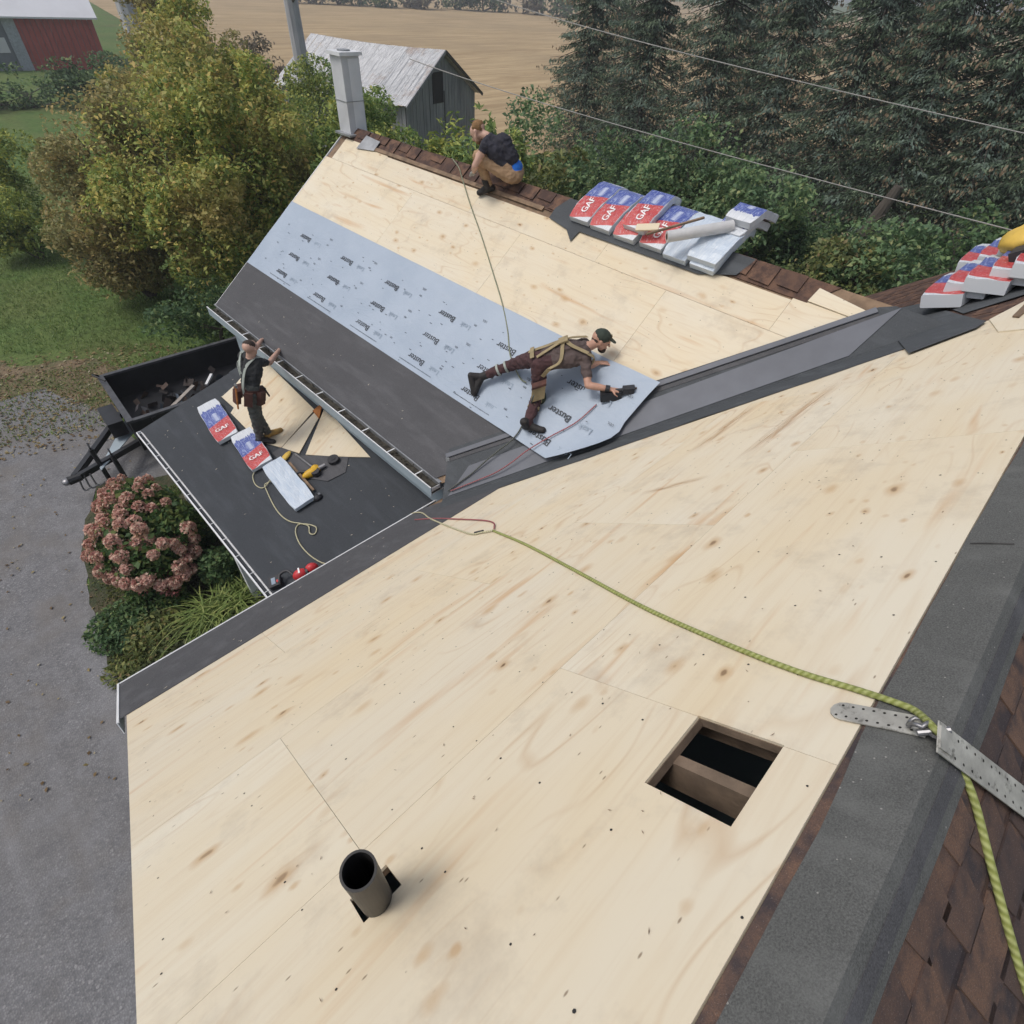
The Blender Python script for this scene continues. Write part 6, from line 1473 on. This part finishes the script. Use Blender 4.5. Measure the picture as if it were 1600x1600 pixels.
B.s_(J['pel']+bn*.045+lat*-.05+bk*.02, .092, J['pel']+bn*.045+lat*.08+bk*.02, .092, 'brief')
B.s_(J['pel']+bn*.01-bk*.05-lat*.06, .105, J['pel']+bn*.01-bk*.05+lat*.09, .105, 'trou')
B.s_(J['pel'].lerp(J['chest'], .45)+bn*.055-lat*.05, .105, J['chest']+bn*.045, .125, 'shirt'); B.s_(J['pel'].lerp(J['chest'], .45)+bn*.055+lat*.06, .10, J['chest']+bn*.04+lat*.05, .12, 'shirt')
for e, w_, s_ in (('elR', 'wrR', 'shR'), ('elL', 'wrL', 'shL')):
    m_ = J[s_].lerp(J[e], .25); B.limb([J[s_], m_], [.060, .056], 'shirt'); B.limb([m_, J[e], J[e].lerp(J[w_], .35), J[w_]], [.053, .044, .044, .030], 'skin')
B.s_(J['neck'], .056, J['head'].lerp(J['neck'], .35), .055, 'skin')
fd = Vector((-.22, .68, -.62)).normalized(); hu = Vector((-.1, .62, .75)); A = B.head(J['head'], fd, hu, 'skin', 1.05)
B.hand(J['wrR'], Vector((.35, .6, -.25)), Vector((-.2, .2, .9)), .6, 'glove', side=1); B.hand(J['wrL'], Vector((-.1, .7, -.3)), Vector((0, .2, .9)), .6, 'glove', side=-1)
B.boot(J['ankF'], J['toeF'], 'boot', 1.1, NW); B.boot(J['ankB'], J['toeB'], 'boot', 1.05, UP)
B.build('body', t, dict(MATS, shirt='shirtN', trou='trouT', skin='skin2', glove='glove', brief='bluecl'))
hax = (fd, fd.cross(hu).normalized(), (hu-fd*hu.dot(fd)).normalized())
mb = MB(); mb.ball(A(-.03, 0, .048), (.098, .094, .085), 16, 9, 0, hax); rr = random.Random(3)
for q in mb.v: q += Vector((rr.gauss(0, .006), rr.gauss(0, .006), rr.gauss(0, .006)))
part('hair', mb, M_['hairG'], t, True); mb = MB(); mb.ball(A(.055, 0, -.082), (.045, .05, .038), 12, 7, 0, hax); part('beard', mb, M_['hairG'], t, True)
mb = MB(); ribbon(mb, [J['pel'].lerp(J['chest'], .25)-lat*.14, J['pel'].lerp(J['chest'], .2)-lat*.06+bn*.11], .03, .006, [-lat, bn]); part('belt', mb, M_['harn'], t)

# ---- worker standing on the porch roof, hands on the gutter
J = {k: Vector(v) for k, v in {"kneeF": (2.232, 7.785, 3.0), "hipF": (2.31, 7.80, 3.42), "pel": (2.32, 7.885, 3.43), "chest": (2.455, 8.01, 3.76), "neck": (2.56, 8.11, 3.93), "head": (2.585, 8.12, 4.075), "shR": (2.60, 7.97, 3.87), "shL": (2.45, 8.26, 3.85), "elR": (2.83, 8.05, 3.69),
     "wrR": (3.02, 8.13, 3.63), "elL": (2.74, 8.44, 3.70), "wrL": (2.97, 8.62, 3.62), "hipB": (2.30, 7.97, 3.43), "kneeB": (2.33, 7.96, 3.04)}.items()}
J = {}
def pt(px, py, z=None, X=None):
    d = ray(px, py); k = (z-CAM[2])/d[2] if z is not None else X/d[0]
    return Vector(CAM+d*k)
J['ankF'] = onP(407, 686, .10); J['toeF'] = onP(427, 690, .045); J['ankB'] = onP(419, 678, .10); J['toeB'] = onP(438, 672, .045)
z0 = J['ankF'].z-.10
J['kneeF'] = pt(400, 657, z0+.50); J['kneeB'] = pt(404, 652, z0+.52); J['hipF'] = pt(392, 618, z0+.93); J['pel'] = pt(390, 611, z0+.96); J['hipB'] = pt(392, 606, z0+.95)
J['chest'] = pt(390, 578, z0+1.27); J['neck'] = pt(391, 558, z0+1.45); J['head'] = pt(391, 545, z0+1.575); J['shR'] = pt(404, 566, z0+1.37); J['shL'] = pt(379, 556, z0+1.38)
J['wrR'] = pt(437, 546, z=gz+.03); J['wrL'] = pt(409, 531, z=gz+.03)
J['elR'] = pt(421, 567, z0+1.08); J['elL'] = J['shL'].lerp(J['wrL'], .5)-UP*.05
t = thing('person', onP(412, 686), 'worker in charcoal shirt and tool belt standing on the porch roof gripping the wing gutter', 'person')
B = Body(); torso(B, J['pel'], J['chest'], J['neck'], J['shL'], J['shR'], J['hipB'], J['hipF'], 'shirt', 'trou')
B.limb([J['hipF'], J['kneeF'], J['ankF']+UP*.04], [.098, .068, .058], 'trou'); B.limb([J['hipB'], J['kneeB'], J['ankB']+UP*.04], [.098, .066, .054], 'trou')
for e, w_, s_ in (('elR', 'wrR', 'shR'), ('elL', 'wrL', 'shL')):
    m_ = J[s_].lerp(J[e], .6); B.limb([J[s_], m_], [.062, .054], 'shirt'); B.limb([m_, J[e], J[e].lerp(J[w_], .35), J[w_]], [.047, .042, .043, .029], 'skin')
B.s_(J['neck'], .057, J['head'].lerp(J['neck'], .35), .055, 'skin')
fd = Vector((.72, .50, -.25)).normalized(); hu = Vector((.15, .1, .95)); A = B.head(J['head'], fd, hu, 'skin', 1.02)
for w_, e, sd2 in (('wrR', 'elR', -1), ('wrL', 'elL', 1)): B.hand(J[w_], (J[w_]-J[e]).normalized()*.4+Vector((.9, .1, .1)), Vector((-.1, 0, 1)), .9, 'skin', side=sd2)
B.boot(J['ankF'], J['toeF'], 'boot', 1.05, UP); B.boot(J['ankB'], J['toeB'], 'bootT', 1.05, UP)
B.build('body', t, dict(MATS, shirt='shirtK', trou='trouG', skin='skin2', bootT='bootT'))
hax = (fd, fd.cross(hu).normalized(), (hu-fd*hu.dot(fd)).normalized())
mb = MB(); mb.ball(A(-.020, 0, .054), (.090, .084, .070), 16, 9, 0, hax); part('hair', mb, M_['hairD'], t, True)
bk = (J['chest']-J['pel']).normalized(); lat = (J['shL']-J['shR']).normalized(); bn = lat.cross(bk).normalized()
if bn.x > 0: bn = -bn
mb = MB()
for s_, h_ in ((J['shL'], J['hipB']), (J['shR'], J['hipF'])):
    q1 = J['chest'].lerp(s_, .35)+bn*.125; ribbon(mb, [s_+bk*.07+(-bn)*.02, s_.lerp(J['neck'], .25)+bk*.04+bn*.06, q1, J['pel'].lerp(J['chest'], .5)+bn*.125+(h_-J['pel'])*.6, h_+bn*.115+bk*.05], .04, .008, [bk, bn, bn, bn, bn])
ribbon(mb, [J['shL']+bk*.07-bn*.02, J['shL']-bn*.08+bk*.02, J['shL']+lat*.08-bk*.12, J['pel'].lerp(J['chest'], .55)+lat*.15, J['hipB']+lat*.09+bk*.06], .04, .008, [bk, -bn, lat, lat, lat])
part('harness', mb, M_['harnG'], t)
bc = J['pel']+bk*.03; belt = part('tool_belt', MB().tube([bc-bk*.035, bc+bk*.035], .158, 18), M_['leather'], t)
for k in range(6):
    a_ = k*math.pi/3+.3; od = (bn*math.cos(a_)+lat*math.sin(a_)); q = bc+od*.165; sdv = bk.cross(od).normalized()
    part('pouch', MB().box(q-sdv*.055-bk*.19-od*.02, sdv*.11, od*.07, bk*.20), M_['leather'], belt)
part('hammer', MB().tube([bc+bn*.20-bk*.26, bc+bn*.235+bk*.06, bc+bn*.25+bk*.10], .013, 6), M_['orange'], belt); part('hammer_head', MB().tube([bc+bn*.20+lat*.05+bk*.10, bc+bn*.27-lat*.05+bk*.11], .020, 8), M_['steel'], belt)
part('snips', MB().tube([bc-bn*.16-lat*.10+bk*.02, bc-bn*.23-lat*.14-bk*.12], .014, 6), M_['dark'], belt)
# brackets etc. lying about on the near plywood

# ================================================================== THE AIR
mb = MB(); mb.box((-920, -920, -1), (2440, 0, 0), (0, 2440, 0), (0, 0, 20)); hm = bpy.data.materials.new('haze'); hm.use_nodes = True; ht = hm.node_tree; ht.nodes.clear()
ho = ht.nodes.new('ShaderNodeOutputMaterial'); hv = ht.nodes.new('ShaderNodeVolumePrincipled'); hv.inputs['Color'].default_value = (.90, .92, .95, 1); hv.inputs['Density'].default_value = .0012; hv.inputs['Anisotropy'].default_value = .2
ht.links.new(hv.outputs[0], ho.inputs['Volume']); solo('haze', mb, hm, kind='stuff')
